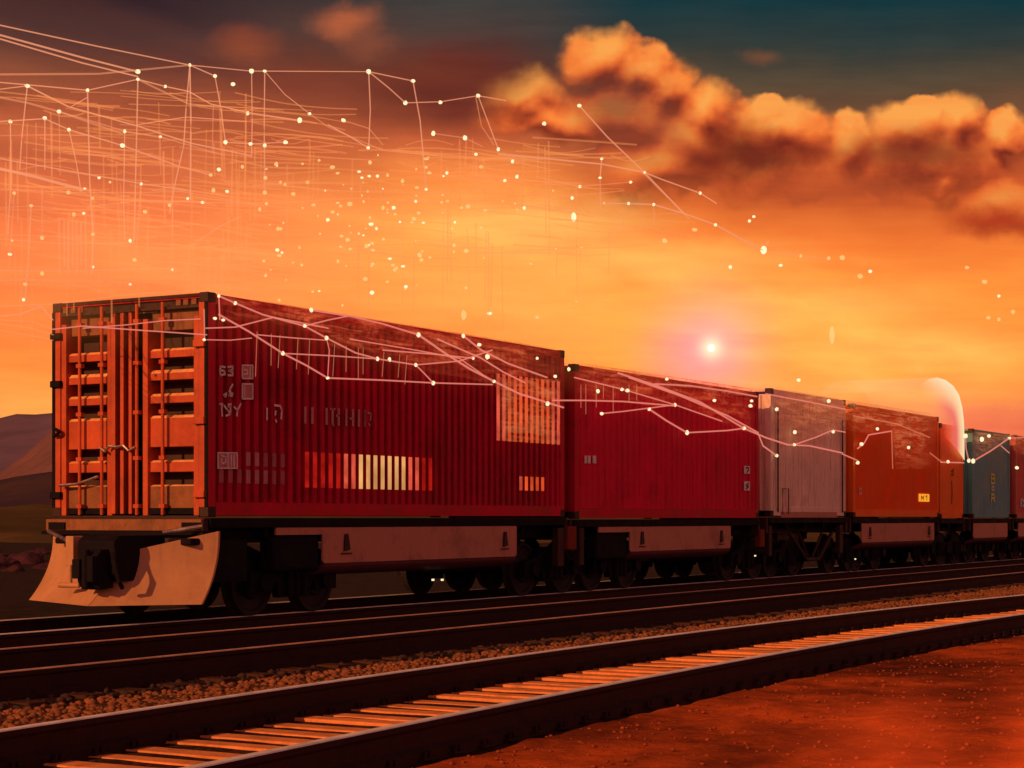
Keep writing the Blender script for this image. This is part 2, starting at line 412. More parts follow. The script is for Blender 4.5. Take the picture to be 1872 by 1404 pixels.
# --- the other containers ----------------------------------------------------
c2, s20, s21, L2, H2 = container('shipping_container', 'crimson finely grooved container, second from the head of the train', 1051, 1387, ZB - .03, ZB + 2.70, M['red2'], M['redrail'], (.24, .022, .5))
for (a, b) in ((1069, 1073), (1075, 1080), (1084, 1090)):
    mb = MB(); plate(mb, a, b, 833, 847, s20, z0=ZB - .03); mb.build('marking', M['white'], c2)
for (y0, y1) in ((852, 866), (880, 897)):
    mb = MB(); plate(mb, 1360.5, 1371, y0, y1, s20, z0=ZB - .03); mb.build('marking', M['white'], c2)
    mb = MB(); k = (y0 + y1) / 2
    stroke(mb, [(1363.5, k - 4), (1368, k - 4), (1367.5, k + 1), (1365.5, k + 4)] if y0 == 852 else [(1368, k - 5), (1364, k - 1), (1368, k + 1), (1364, k + 5)], .03, s20, -.008, ZB - .03)
    mb.build('marking', M['ink'], c2)
c3, s30, s31, L3, H3 = container('shipping_container', 'pale pinkish white container between the crimson and the orange one', 1409, 1546, ZB + .02, ZB + 2.83, M['pale'], M['pale'], (.15, .016, .6))
mb = MB()
for px in (1420, 1538):
    x = S(px) - s30; mb.tube([(x, -.03, .1), (x, -.03, H3 - .5)], .018, 8)
x = S(1428) - s30
mb.tube([(x, -.04, .05), (x, -.04, .62), (x + .35, -.04, .62), (x + .35, -.04, .05)], .012, 6)
mb.build('grab_rail', M['gapst'], c3)
c4, s40, s41, L4, H4 = container('shipping_container', 'wide plain orange container with a yellow placard low on its side', 1560, 1716, ZB, ZB + 2.78, M['orange'], M['orange2'], (.2, 0, .5))
mb = MB(); plate(mb, 1680, 1699, 903, 917, s40, -.002); mb.build('marking', M['yelglow'], c4)
for g in ([(1684,914),(1684,907),(1686,911),(1688,907),(1688,914)], [(1692,908),(1694,906),(1694,914)]):
    mb = MB(); stroke(mb, g, .025, s40, -.01); mb.build('marking', M['ink'], c4)
for g in ([(1571.5,893),(1574.5,893),(1574.5,903),(1571.5,903),(1571.5,893)],):
    mb = MB(); stroke(mb, g, .03, s40); mb.build('marking', M['white'], c4)
c5, s50, s51, L5, H5 = container('shipping_container', 'narrow bright orange container under the glowing rounded hood', 1719, 1761, ZB - .03, ZB + 2.62, M['orange2'], M['orange2'], (.2, 0, .5))
for g in ([(1740,862),(1743,858),(1743,868),(1740,868)], [(1740,880),(1741,900),(1740,920)]):
    mb = MB(); stroke(mb, g, .05, s50, z0=ZB - .03); mb.build('marking', M['brown'], c5)
c6, s60, s61, L6, H6 = container('shipping_container', 'teal blue container with yellow characters down its side', 1778, 1846, ZB - .02, ZB + 2.60, M['teal'], M['teal'], (.2, 0, .5))
for g in ([(1812.5,867),(1812.5,884)], [(1812.5,867),(1817.5,868),(1817.5,874),(1813,875),(1818,876),(1818,883),(1812.5,884)]):
    mb = MB(); stroke(mb, g, .05, s60, z0=ZB - .02); mb.build('marking', M['yellow'], c6)
mb = MB(); stroke(mb, [(1813,890),(1817,890),(1817,896),(1813,896),(1813,890)], .05, s60, z0=ZB - .02); mb.build('marking', M['white'], c6)
for g in ([(1812.5,917),(1812.5,904),(1817,904),(1817.5,910),(1813,911)], [(1815,911),(1818,917)]):
    mb = MB(); stroke(mb, g, .055, s60, z0=ZB - .02); mb.build('marking', M['yellow'], c6)
c7, s70, s71, L7, H7 = container('shipping_container', 'dusty red container cut off by the right edge of the photo', 1857, 1955, ZB - .02, ZB + 2.6, M['maroon'], M['maroon'], (.2, .02, .5))
mb = MB(); plate(mb, 1866, 1873, 912, 926, s70, z0=ZB - .02); mb.build('marking', M['white'], c7)
mb = MB(); stroke(mb, [(1870,914),(1868,918),(1871,920),(1868,924)], .04, s70, -.008, ZB - .02); mb.build('marking', M['ink'], c7)

# ------------------------------------------------------------------ wagons
def wheelset(bog, x, yc, side_r=.46):
    for y in (A_NEAR, A_FAR):
        yy = y - A0
        mb = MB(); sg = -1 if y == A_NEAR else 1
        o = sg * .0
        prof = [(-.075, .10), (-.075, .2), (-.035, .24), (-.03, .37), (-.07, .40), (-.07, .455), (.03, .465), (.055, .50), (.075, .50), (.075, .40), (.03, .37), (.03, .2), (.06, .12)]
        if sg > 0: prof = [(-a, r) for a, r in prof]
        mb.lathe(prof, (x, yy, RT + .457), 36)
        mb.build('wheel', M['wheel'], bog, smooth=False, fix=True)
    mb = MB(); mb.cyl((x, A_NEAR - A0 - .16, RT + .457), (x, A_FAR - A0 + .16, RT + .457), .075, 14); mb.build('axle', M['dark'], bog)
A_NEAR, A_FAR = 15.80, 17.90
def bogie(wag, x, wb=1.45):
    mb = MB()
    for y in (A_NEAR - A0 - .25, A_FAR - A0 + .13):
        zc = RT + .457
        prof = [(x - wb/2 - .28, zc - .13), (x - wb/2 - .28, zc + .14), (x - wb/2 + .15, zc + .2), (x - .32, zc + .38), (x + .32, zc + .38), (x + wb/2 - .15, zc + .2),
                (x + wb/2 + .28, zc + .14), (x + wb/2 + .28, zc - .13), (x + wb/2 - .2, zc - .13), (x + wb/2 - .3, zc + .02), (x + .34, zc - .22), (x - .34, zc - .22), (x - wb/2 + .3, zc + .02), (x - wb/2 + .2, zc - .13)]
        mb.prism(prof, 'y', y, y + .12)
        for d in (-1, 1): mb.cyl((x + d*wb/2, y - .07, zc), (x + d*wb/2, y + .001, zc), .12, 16)
        for k in (-.16, 0, .16): mb.cyl((x + k, y - .03, zc - .18), (x + k, y - .03, zc + .2), .06, 10)
    mb.box(x - .2, x + .2, A_NEAR - A0 - .13, A_FAR - A0 + .13, RT + .5, RT + .72)
    b = mb.build('bogie', M['dark'], wag)
    for d in (-1, 1): wheelset(b, x + d * wb / 2, 0)
    return b
def wagon(label, px0, px1, zt, bogies, skirt=None, lo=None, deckc='dark', truss=False, latches=(), glints=()):
    s0, s1 = S(px0), S(px1); L = s1 - s0
    w = empty('flat_wagon', Pw(s0, A0, 0), ROT, label, 'flat wagon', 'flat wagons of the freight train')
    mb = MB(); mb.box(0, L, .06, W - .06, zt - .10, zt - .004)
    for y in (.30, 1.0, 1.6, 2.25): mb.box(.1, L - .1, y, y + .1, zt - .34, zt - .10)
    n = max(2, int(L / 1.2))
    for i in range(n + 1):
        x = .1 + i * (L - .3) / n; mb.box(x, x + .09, .1, W - .1, zt - .26, zt - .10)
    mb.build('deck', M[deckc], w)
    for y0, y1 in ((-.01, .058), (W - .058, W + .01)):
        mb = MB(); mb.box(0, L, y0, y1, zt - .13, zt - .008); mb.build('side_sill', M['dark'], w)
    for x0_, x1_ in ((-.10, -.004), (L + .004, L + .10)):
        mb = MB(); mb.box(x0_, x1_, .02, W - .02, zt - .36, zt - .004); mb.build('headstock', M['gapst'], w, bevel=.01)
    for bpx in bogies: bogie(w, S(bpx, A_NEAR) - s0)
    if skirt:
        (pa, pb, strip0, zbot) = skirt; zs = zt - .135
        def skx(x0, x1, zl, nm, mt):
            mb = MB()
            r = .16; k = 5
            prof = [(.015, zs), (.015, zl + .02)] + [(.015 + .22 * (1 - math.cos(t)), zl + .02 - .13 * math.sin(t)) for t in [math.pi / 2 * i / k for i in range(1, k + 1)]] + [(.27, zl - .08), (.06, zl + .05), (.05, zs)]
            mb.prism(prof, 'x', x0, x1); return mb.build(nm, mt, w)
        xa, xb = S(pa) - s0, S(pb) - s0
        # upper plate (rounded lower corners) and the darker sill that tucks under
        mb = MB(); r = .12; zl = zbot
        out = [(xa, zs), (xb, zs)] + [(xb, zl + .04), (xb - .04, zl)] + [(xa + .04, zl), (xa, zl + .04)]
        mb.prism(out, 'y', .0, .03); sk = mb.build('skirt', M['skirt'], w, bevel=.006)
        mb = MB(); k = 6
        prof = [(.004, zl - .003)] + [(.004 + .3 * (1 - math.cos(t)), zl - .003 - .17 * math.sin(t)) for t in [math.pi / 2 * i / k for i in range(1, k + 1)]] + [(.34, zl - .12), (.05, zl - .003)]
        mb.prism(prof, 'x', xa + .04, xb - .04); mb.build('skirt_sill', M['skirtlo'], w, smooth=False)
        for st in strip0:
            mb = MB(); a, b = S(st[0]) - s0, S(st[1]) - s0; mb.box(a, b, .001, .03, zs - .10, zs); mb.build('skirt_strip', M['skirt'], w)
            mb = MB(); mb.box(a, b, .05, .30, zs - .60, zs - .1); mb.build('bogie_cover', M['dark'], w, bevel=.05)
        for lp in latches:
            x = S(lp) - s0; zc = zs - .22; mb = MB()
            mb.prism([(x - .035, zc + .12), (x + .03, zc + .13), (x + .08, zc - .1), (x - .06, zc - .12), (x - .05, zc + .02)], 'y', -.03, -.002)
            mb.box(x - .12, x + .13, -.02, -.002, zc - .165, zc - .145)
            mb.build('latch', M['ink'], w)
    if truss:
        mb = MB(); zz = zt - .36
        for (a, b, c) in ((.30, .52, .86), ):
            for y in (.12, W - .2):
                mb.tube([(L * a, y, zz), (L * b, y, zz - .62), (L * c - .9, y, zz - .62), (L * c, y, zz)], .045, 8)
                mb.tube([(L * .42, y, zz), (L * .55, y, zz - .62)], .03, 8); mb.tube([(L * .72, y, zz), (L * .58, y, zz - .62)], .03, 8)
        mb.box(L * .35, L * .62, .5, 1.6, zz - .4, zz)
        mb.build('truss_brace', M['gapst'], w)
        mb = MB(); mb.box(L * .14, L * .86, -.006, .05, zt - .10, zt + .12); mb.build('sill_plate', M['skirt'], w)
    for (px, py) in glints:
        s, _, z = onp(px, py, A0 + .2); mb = MB(); mb.box(s - s0 - .018, s - s0 + .018, .19, .22, z - .015, z + .015); mb.build('glint_dot', M['node'], w)  # small emissive block standing for a bright glint under the wagon
    return w, s0, L
wz = ZB - .008
w1, sw1, Lw1 = wagon('long leading flat wagon with a two-bladed plow carrying the dark red ribbed container', 384, 1034, wz, (512, 988), (590, 945, [(505, 590)], .95), latches=(632, 922), glints=((792, 1060), (809, 1060)))
w2, _, _ = wagon('flat wagon with brown skirt carrying the crimson container', 1049, 1388, wz - .03, (1108, 1350), (1152, 1336, [(1095, 1152)], .96), latches=(1173, 1318), glints=((1381, 1016),))
w3, _, _ = wagon('flat wagon with open truss braces carrying the pale container', 1406, 1548, wz + .015, (1425, 1530), truss=True, glints=((1564, 1022),))
w4, _, _ = wagon('flat wagon with brown skirt carrying the plain orange container', 1558, 1717, wz, (1578, 1700), (1576, 1708, [], .98), latches=(1590, 1698))
w5, _, _ = wagon('short open flat wagon carrying the narrow bright orange container', 1718.5, 1763, wz - .03, (1731, 1752))
w6, _, _ = wagon('short flat wagon with brown skirt carrying the teal container', 1776, 1847, wz - .02, (1785, 1838), (1780, 1842, [], 1.0))
w7, _, _ = wagon('flat wagon carrying the dusty red container at the right edge', 1855, 1956, wz - .02, (1866, 1940), (1862, 1950, [], 1.0))
# hanging boxes, couplings between wagons
def coupling(wag, x, side=1):
    mb = MB(); yc = W / 2
    mb.tube([(x - .35, yc, 1.25), (x + .35, yc, 1.25)], .1, 10); mb.box(x - .14, x + .14, yc - .16, yc + .16, 1.08, 1.42)
    mb.build('coupler', M['dark'], wag)
for wg, L in ((w1, Lw1), (w2, S(1388) - S(1049)), (w3, S(1548) - S(1406)), (w4, S(1717) - S(1558)), (w5, S(1763) - S(1718.5)), (w6, S(1847) - S(1776))):
    coupling(wg, L + .28)
for wg, pb, p0, mt, d in ((w1, 384, (1037, 1053), 'buffer', (962, 1005)), (w2, 1049, (1389, 1397), 'buffer', (968, 1000))):
    mb = MB(); s0 = S(pb); x0, x1 = S(p0[0]) - s0, S(p0[1]) - s0
    mb.box(x0, x1, -.02, .12, Zat(p0[0], d[1]), Zat(p0[0], d[0])); mb.build('buffer_box', M[mt], wg, bevel=.02)
for wg, pb, (pa, pz) in ((w1, 384, (1022, 1033)), (w2, 1049, (1062, 1070)), (w3, 1406, (1408, 1413)), (w3, 1406, (1537, 1543))):
    mb = MB(); s0 = S(pb); mb.box(S(pa) - s0, S(pz) - s0, .02, .14, .75, 1.42); mb.build('step_bracket', M['gapst'], wg, bevel=.01)

# --- headstock, coupler and plow of the leading wagon --------------------------------------
zd = wz
mb = MB(); mb.box(-.16, -.104, .02, W + .02, zd - .17, zd - .02); mb.build('bumper_plate', M['brown'], w1, bevel=.008)
mb = MB(); mb.box(-.20, -.10, -.04, W + .06, zd - .225, zd - .175); mb.build('bumper_plate', M['dark'], w1)
for py0, py1 in ((.02, .32), (2.33, 2.62)):
    mb = MB(); mb.box(-.185, -.162, py0, py1, zd - .155, zd - .06); mb.build('bracket', M['dark'], w1)
def blade(y_in, y_out, x_in, x_out, top_in, top_out):
    mb = MB(); nu, nv = 14, 14; th = .035
    for k in (0, 1):
        for i in range(nu + 1):
            u = i / nu
            for j in range(nv + 1):
                v = j / nv
                zt_ = top_in + (top_out - top_in) * u
                zz = .50 + (zt_ - .50) * v
                fl = .40 * (1 - v) ** 2.2
                x = x_in + (x_out - x_in) * u - fl + th * k
                y = y_in + (y_out - y_in) * u + (1 if y_out > y_in else -1) * (.05 * (1 - v) ** 2) * u
                mb.v.append((x, y, zz))
    n1 = (nu + 1) * (nv + 1)
    def I(k, i, j): return k * n1 + i * (nv + 1) + j
    for i in range(nu):
        for j in range(nv):
            mb.f.append((I(0,i,j), I(0,i+1,j), I(0,i+1,j+1), I(0,i,j+1))); mb.f.append((I(1,i,j), I(1,i,j+1), I(1,i+1,j+1), I(1,i+1,j)))
        mb.f.append((I(0,i,0), I(1,i,0), I(1,i+1,0), I(0,i+1,0))); mb.f.append((I(0,i,nv), I(0,i+1,nv), I(1,i+1,nv), I(1,i,nv)))
    for j in range(nv):
        mb.f.append((I(0,0,j), I(0,0,j+1), I(1,0,j+1), I(1,0,j))); mb.f.append((I(0,nu,j), I(1,nu,j), I(1,nu,j+1), I(0,nu,j+1)))
    mb.m = [0] * len(mb.f)
    o = mb.build('plow_blade', M['plow'], w1, smooth=True)
    md = o.modifiers.new('split', 'EDGE_SPLIT'); md.split_angle = math.radians(40)
    return o
blade(.685, 2.52, -1.12, -.20, 1.12, 1.36)
blade(.675, -.20, -1.12, -.08, 1.12, 1.42)
mb = MB(); mb.prism([(-.12, .80), (-.98, .80), (-1.08, .90), (-1.08, 1.30), (-.98, 1.37), (-.12, 1.37)], 'y', .50, 1.10)
mb.prism([(-1.0, .72), (-1.22, .70), (-1.30, .80), (-1.30, 1.12), (-1.22, 1.2), (-1.0, 1.2)], 'y', .58, .90)
mb.box(-1.38, -1.28, .58, .68, .80, 1.12); mb.box(-1.40, -1.28, .78, .90, .84, 1.08); mb.tube([(-1.34, .73, .72), (-1.34, .73, 1.2)], .05, 10)
mb.tube([(-1.05, .52, 1.2), (-1.15, .42, 1.0), (-1.12, .38, .80), (-1.02, .42, .72)], .03, 8)
mb.build('coupler_housing', M['dark'], w1, bevel=.05).location = (-.24, -.06, 0)
mb = MB(); mb.box(-1.0, -.66, 1.23, 1.36, .98, 1.36); mb.tube([(-1.02, 1.26, 1.0), (-1.02, 1.26, .74)], .03, 8); mb.tube([(-1.02, 1.1, .74), (-1.02, 1.45, .74)], .035, 8); mb.build('coupler_bracket', M['plow'], w1, bevel=.01).location = (-.24, -.04, 0)
for y0, y1, z0, z1, x0, x1 in ((2.50, 1.80, 1.41, 1.28, -.30, -.66), (-.05, .32, 1.48, 1.40, -.22, -.55)):
    mb = MB(); mb.tube([(x0, y0, z0), (x1, y1, z1)], .03, 8); mb.build('grab_bar', M['bar'], w1)
    mb = MB(); mb.box(min(x0, x1) + .1, -.06, min(y0, y1) - (.35 if y0 > 1 else 0), max(y0, y1) - (.35 if y0 > 1 else 0), 1.25 if y0 > 1 else 1.24, 1.33); mb.build('plow_bracket', M['dark'], w1, bevel=.02)
for y in (.1, W - .25): mb = MB(); mb.box(-.1, .9, y, y + .15, .75, 1.3); mb.build('plow_support', M['dark'], w1)

# ------------------------------------------------------------------ railway tracks
def bend(s): return .30 - .0035 * (s - 19) ** 2 if s < 34 else .30 - .0035 * 225 - .105 * (s - 34)
def rail_mesh(a, s0, s1, off, step):
    prof = [(-.075, -.06), (-.075, .02), (-.022, .05), (-.020, .155), (-.042, .175), (-.042, .212), (-.036, .220), (.036, .220), (.042, .212), (.042, .175), (.020, .155), (.022, .05), (.075, .02), (.075, -.06)]
    mb = MB(); n = len(prof); N = int((s1 - s0) / step) + 1
    for i in range(N + 1):
        s = s0 + (s1 - s0) * i / N
        for (y, z) in prof: mb.v.append((s, a + (bend(s) if off else 0) + y, z + .03))
    for i in range(N):
        for k in range(n):
            j = (k + 1) % n
            mb.f.append((i*n+k, i*n+j, (i+1)*n+j, (i+1)*n+k)); mb.m.append(1 if k in (6, 5, 7) else 0)
    return mb
def track(label, a1, a2, off, s0, s1, sl0, pitch, slw, slm, top, wave=0, z_sl=.006):
    t = empty('railway_track', (0, 0, 0), ROT, label, 'railway track', 'railway tracks side by side')
    for a in (a1, a2): rail_mesh(a, s0, s1, off, 1.5 if off else 60).build('rail', [M['railside'], M[top]], t)
    ac = (a1 + a2) / 2; hl = 1.02 if off else 1.45
    for i in range(100):
        s = sl0 + i * pitch + random.uniform(-.02, .02); d = bend(s) if off else 0; w = slw * random.uniform(.9, 1.1)
        mb = MB(); k = random.uniform(-.02, .02); z = z_sl + random.uniform(-.01, .01)
        y0, y1 = ac - hl + d + random.uniform(-.02, .02), ac + hl + d
        mb.prism([(s - w/2 + k, y0), (s + w/2 + k, y0), (s + w/2 - k, y1), (s - w/2 - k, y1)], 'z', -.09, z)
        o_ = mb.build('sleeper', M[slm], t, bevel=.012)
        if off and i < 62:
            for a in (a1 + d, a2 + d):
                mb = MB(); mb.box(s - .08, s + .08, a - .13, a + .13, z, z + .014)
                for y in (-.10, .10): mb.tube([(s + .03, a + y, z + .014), (s + .03, a + y, z + .05)], .016, 6); mb.tube([(s - .03, a + y, z + .014), (s - .03, a + y, z + .05)], .016, 6)
                mb.build('tie_plate', M['railside'], o_)
    return t
track('nearest empty track with sunlit timber sleepers, curving past the foreground', 6.60, 8.72, True, 2, 46, 4.0, .42, .20, 'sleeper', 'railtop')
track('dark middle track between the train and the gravel strip', 11.90, 14.0, False, 3, 260, 8, .65, .24, 'sleeperd', 'railtop2')
track('track under the freight train wagons', A_NEAR, A_FAR, False, 3, 260, 10, .65, .24, 'sleeperd', 'railtop')

# ------------------------------------------------------------------ ground
def gmat(name, cols, vscale, bump, big, rough=.95):
    m = bpy.data.materials.new(name); m.use_nodes = True; t = NT(m.node_tree); b = t.n['Principled BSDF']
    co = t.new('ShaderNodeTexCoord').outputs['Object']
    vo = t.new('ShaderNodeTexVoronoi'); vo.inputs['Scale'].default_value = vscale; t.put(vo.inputs['Vector'], co)
    v2 = t.new('ShaderNodeTexVoronoi'); v2.inputs['Scale'].default_value = vscale * 2.3; t.put(v2.inputs['Vector'], co)
    sep = t.new('ShaderNodeSeparateColor'); t.l.new(vo.outputs['Color'], sep.inputs[0])
    big_n = t.noise(co, big, 6, .6, .4); fine = t.noise(co, vscale * 2, 5, .65)
    f = t.math('ADD', t.math('MULTIPLY', sep.outputs[0], .35), t.math('ADD', t.math('MULTIPLY', big_n.outputs[0], .5), t.math('MULTIPLY', fine.outputs[0], .25)))
    c = t.ramp(f, [(.25, cols[0]), (.55, cols[1]), (.85, cols[2])])
    t.l.new(c, b.inputs['Base Color']); b.inputs['Roughness'].default_value = rough; b.inputs['Specular IOR Level'].default_value = .15
    h = t.math('ADD', t.math('MULTIPLY', vo.outputs['Distance'], -1.0), t.math('ADD', t.math('MULTIPLY', v2.outputs['Distance'], -.4), t.math('MULTIPLY', fine.outputs[0], .7)))
    bp = t.new('ShaderNodeBump'); bp.inputs['Strength'].default_value = bump; bp.inputs['Distance'].default_value = .06
    t.l.new(h, bp.inputs['Height']); t.l.new(bp.outputs[0], b.inputs['Normal'])
    return m
def earth():
    m = bpy.data.materials.new('red_earth'); m.use_nodes = True; t = NT(m.node_tree); b = t.n['Principled BSDF']
    co = t.new('ShaderNodeTexCoord').outputs['Object']
    big = t.noise(co, .38, 5, .6, .5); mid = t.noise(co, 2.2, 6, .65, .3); fine = t.noise(co, 26, 5, .7)
    f = t.math('ADD', t.math('MULTIPLY', big.outputs[0], .55), t.math('ADD', t.math('MULTIPLY', mid.outputs[0], .28), t.math('MULTIPLY', fine.outputs[0], .17)))
    t.l.new(t.ramp(f, [(.36, (.05, .009, .004)), (.46, (.22, .036, .009)), (.54, (.46, .075, .014)), (.64, (.85, .13, .02))]), b.inputs['Base Color'])
    b.inputs['Roughness'].default_value = .95; b.inputs['Specular IOR Level'].default_value = .05
    h = t.math('ADD', t.math('MULTIPLY', mid.outputs[0], .7), t.math('MULTIPLY', fine.outputs[0], .30))
    bp = t.new('ShaderNodeBump'); bp.inputs['Strength'].default_value = .7; bp.inputs['Distance'].default_value = .06
    t.l.new(h, bp.inputs['Height']); t.l.new(bp.outputs[0], b.inputs['Normal'])
    return m
M['sand'] = earth()
M['plainearth'] = gmat('dark_plain_earth', [(.007, .003, .003), (.018, .007, .005), (.036, .014, .009)], 3, .6, .05)
M['bed'] = gmat('dark_ballast', [(.012, .005, .005), (.03, .01, .008), (.075, .026, .017)], 14, 1., .8)  # dark stone colours varied at random over the bed
M['bed2'] = gmat('dark_track_earth', [(.02, .007, .005), (.045, .015, .009), (.11, .04, .02)], 12, .8, .7)
M['gravel'] = gmat('gravel_base', [(.05, .018, .008), (.10, .036, .016), (.17, .065, .03)], 12, 1., .5)
M['stone'] = pmat('gravel_stone', (.24, .080, .032), .85, 0, .55, 1.8, (.08, .025, .01), .5, 0, .3, 25, spec=.2)

def fbm(x, y, o=4):
    return sum(noise.noise(Vector((x * 2**i, y * 2**i, 3.1 * i))) / 2**i for i in range(o))
# one sheet to the horizon
def ground_sheet():
    xs = [-9000, -4000, -1800, -800, -350, -150, -80, -40] + [i for i in range(-26, 30, 1)] + [40, 60, 90, 150, 350, 800, 1800, 4000, 9000]
    ys = [-9000, -3000, -800, -200, -60, -20] + [i for i in range(-6, 40, 1)] + [44, 50, 60, 80, 120, 200, 400, 900, 2000, 4500, 9000]
    mb = MB(); nx = len(xs)
    for y in ys:
        for x in xs:
            near = 1 if (abs(x) < 30 and -6 <= y < 40) else 0
            mb.v.append((x, y, -.06 + near * .02 * fbm(x * .4, y * .4, 3)))
    for j in range(len(ys) - 1):
        for i in range(nx - 1):
            mb.f.append((j*nx+i, j*nx+i+1, (j+1)*nx+i+1, (j+1)*nx+i)); mb.m.append(0)
    o = mb.build('ground', M['plainearth'], None, smooth=True, fix=False); tag(o, kind='structure')
ground_sheet()
def bed(name, a0, a1, s0, s1, z, m, off=False, rough=.02, ns=150, na=14, kind='structure', extra=0):
    mb = MB()
    for i in range(ns + 1):
        s = s0 + (s1 - s0) * (i / ns) ** 1.6
        for j in range(na + 1):
            a = a0 + (a1 - a0) * j / na
            e = min(1, min(j, na - j) / 1.5)
            zz = z * e - .05 * (1 - e) + rough * fbm(s * 2.1, a * 2.1, 3) * e + (extra * abs(fbm(s * 7, a * 7, 3)) if extra else 0)
            if j in (0, na): a += .18 * fbm(s * .9, a * 3, 3); zz = -.12
            p = Pw(s, a + (bend(s) if off else 0), zz); mb.v.append(tuple(p))
    for i in range(ns):
        for j in range(na):
            k = i * (na + 1) + j; mb.f.append((k, k + na + 1, k + na + 2, k + 1)); mb.m.append(0)
    o = mb.build(name, m, None, smooth=True); tag(o, kind='structure'); return o
bed('earth', -14, 2.1, 1, 60, -.02, M['sand'], off=True, na=40, rough=.03)
bed('earth', 1.9, 6.5, 3, 60, -.016, M['sand'], off=True, ns=420, na=80, rough=.03, extra=.012)
bed('track_bed', 11.2, 19.4, 0, 160, -.01, M['bed'], na=30)
bed('gravel_path', 9.15, 11.45, 2, 70, -.015, M['gravel'], na=12, rough=.03)
bed('track_bed', 6.2, 9.25, 1, 46, -.012, M['bed2'], off=True, na=14, rough=.010)

def stones(name, n, a0, a1, s0, s1, r0, r1, mat, label=None, off=False, zb=-.02):
    mb = MB()
    ico = bmesh.new(); bmesh.ops.create_icosphere(ico, subdivisions=1, radius=1.0)
    iv = [v.co.copy() for v in ico.verts]; jf = [tuple(v.index for v in f.verts) for f in ico.faces]; ico.free()
    for _ in range(n):
        u = random.random() ** 1.5; s = s0 + (s1 - s0) * u; a = random.uniform(a0, a1) + (bend(s) if off else 0)
        r = random.uniform(r0, r1); sx, sy, sz = random.uniform(.7, 1.3), random.uniform(.7, 1.3), random.uniform(.5, .9)
        th = random.uniform(0, 6.28); c, d = math.cos(th), math.sin(th)
        p = Pw(s, a, zb + r * sz * .35)
        vs = []
        for v in iv:
            k = r * random.uniform(.82, 1.15); x, y, z = v.x * sx * k, v.y * sy * k, v.z * sz * k
            vs.append((p.x + x * c - y * d, p.y + x * d + y * c, p.z + z))
        mb.add(vs, jf)
    o = mb.build(name, mat, None, smooth=True, fix=False)
    tag(o, label, 'stones', kind='stuff'); return o
stones('gravel_stones', 11000, 9.2, 11.3, 6, 46, .018, .042, M['stone'], 'brown rounded gravel stones lying between the two empty tracks')
stones('earth_pebbles', 3500, 2.3, 6.4, 5, 32, .005, .020, pmat('earth_pebble', (.30, .05, .014), .9, 0, .5, 2, (.14, .02, .006), .5, 0, .2), 'small reddish pebbles strewn over the bare foreground earth', off=True, zb=-.012)
stones('ballast_stones', 5000, 11.3, 15.6, 7, 50, .02, .05, pmat('ballast_stone', (.05, .017, .012), .85, 0, .5, 2, (.02, .008, .006), .5, 0, .3), 'dark ballast stones around the middle track')

# ------------------------------------------------------------------ hills and rocks on the left
def hill(name, Y, prof, depth, mat, rough, nrow=14, seed=0, base=-2):
    """a ridge running across the view at distance Y; prof gives its crest as (pixel x, pixel y)"""
    mb = MB(); n = 90; x0, x1 = prof[0][0], prof[-1][0]
    def top(px):
        for (a, b), (c, d) in zip(prof[:-1], prof[1:]):
            if a <= px <= c:
                t = (px - a) / (c - a); t = t * t * (3 - 2 * t); return b + (d - b) * t
        return prof[-1][1]
    for i in range(n + 1):
        px = x0 + (x1 - x0) * i / n; X = (px - CX) / F * Y
        h = ZE + (HY - top(px)) / F * Y
        for j in range(nrow * 2 + 1):
            t = (j - nrow) / nrow; e = (1 - abs(t)) ** .8
            zz = base + (h - base) * e; sc_ = Y / 8
            zz += rough * h * fbm(X / sc_ + seed, t * depth / sc_ + seed, 5) * (e ** .5) * (1 - e * .7)
            mb.v.append((X * (1 + t * depth / Y), Y + t * depth, zz))
    m_ = nrow * 2 + 1
    for i in range(n):
        for j in range(m_ - 1):
            k = i * m_ + j; mb.f.append((k, k + m_, k + m_ + 1, k + 1)); mb.m.append(0)
    o = mb.build(name, mat, None, smooth=True, fix=True); tag(o, kind='structure'); return o
M['hillfar'] = pmat('far_hill_haze', (.17, .105, .165), .95, 0, .25, .004, (.16, .08, .1), .5, 0, 0, spec=.05)  # purple haze of distance put into the far hills' colour
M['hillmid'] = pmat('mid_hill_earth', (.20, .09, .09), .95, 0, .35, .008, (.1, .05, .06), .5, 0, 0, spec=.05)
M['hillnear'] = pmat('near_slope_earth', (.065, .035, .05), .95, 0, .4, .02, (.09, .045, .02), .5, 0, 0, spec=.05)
M['plain'] = pmat('plain_grass', (.09, .055, .022), .95, 0, .5, .03, (.2, .1, .035), .4, 0, 0, spec=.05)
hill('far_hills', 3200, [(-900, 800), (-500, 770), (-200, 785), (-60, 764), (0, 763), (30, 759), (50, 757), (72, 760), (95, 754), (140, 740), (220, 770), (400, 800), (700, 830), (1100, 840), (1600, 850), (2200, 820)], 900, M['hillfar'], .25)
hill('middle_hills', 1500, [(-900, 860), (-300, 830), (-60, 880), (0, 868), (60, 815), (120, 770), (200, 790), (420, 850), (900, 870), (1600, 880), (2200, 870)], 420, M['hillmid'], .3, seed=5)
hill('near_slope', 420, [(-900, 880), (-200, 890), (-20, 882), (30, 872), (97, 862), (200, 850), (500, 890), (900, 915), (1600, 920), (2200, 915)], 110, M['hillnear'], .3, seed=9, base=-1)
hill('grass_rise', 190, [(-900, 935), (-100, 928), (0, 926), (60, 921), (100, 924), (300, 930), (1000, 935), (2200, 935)], 75, M['plain'], .6, seed=12, base=-.6)
rng = random.Random(3)
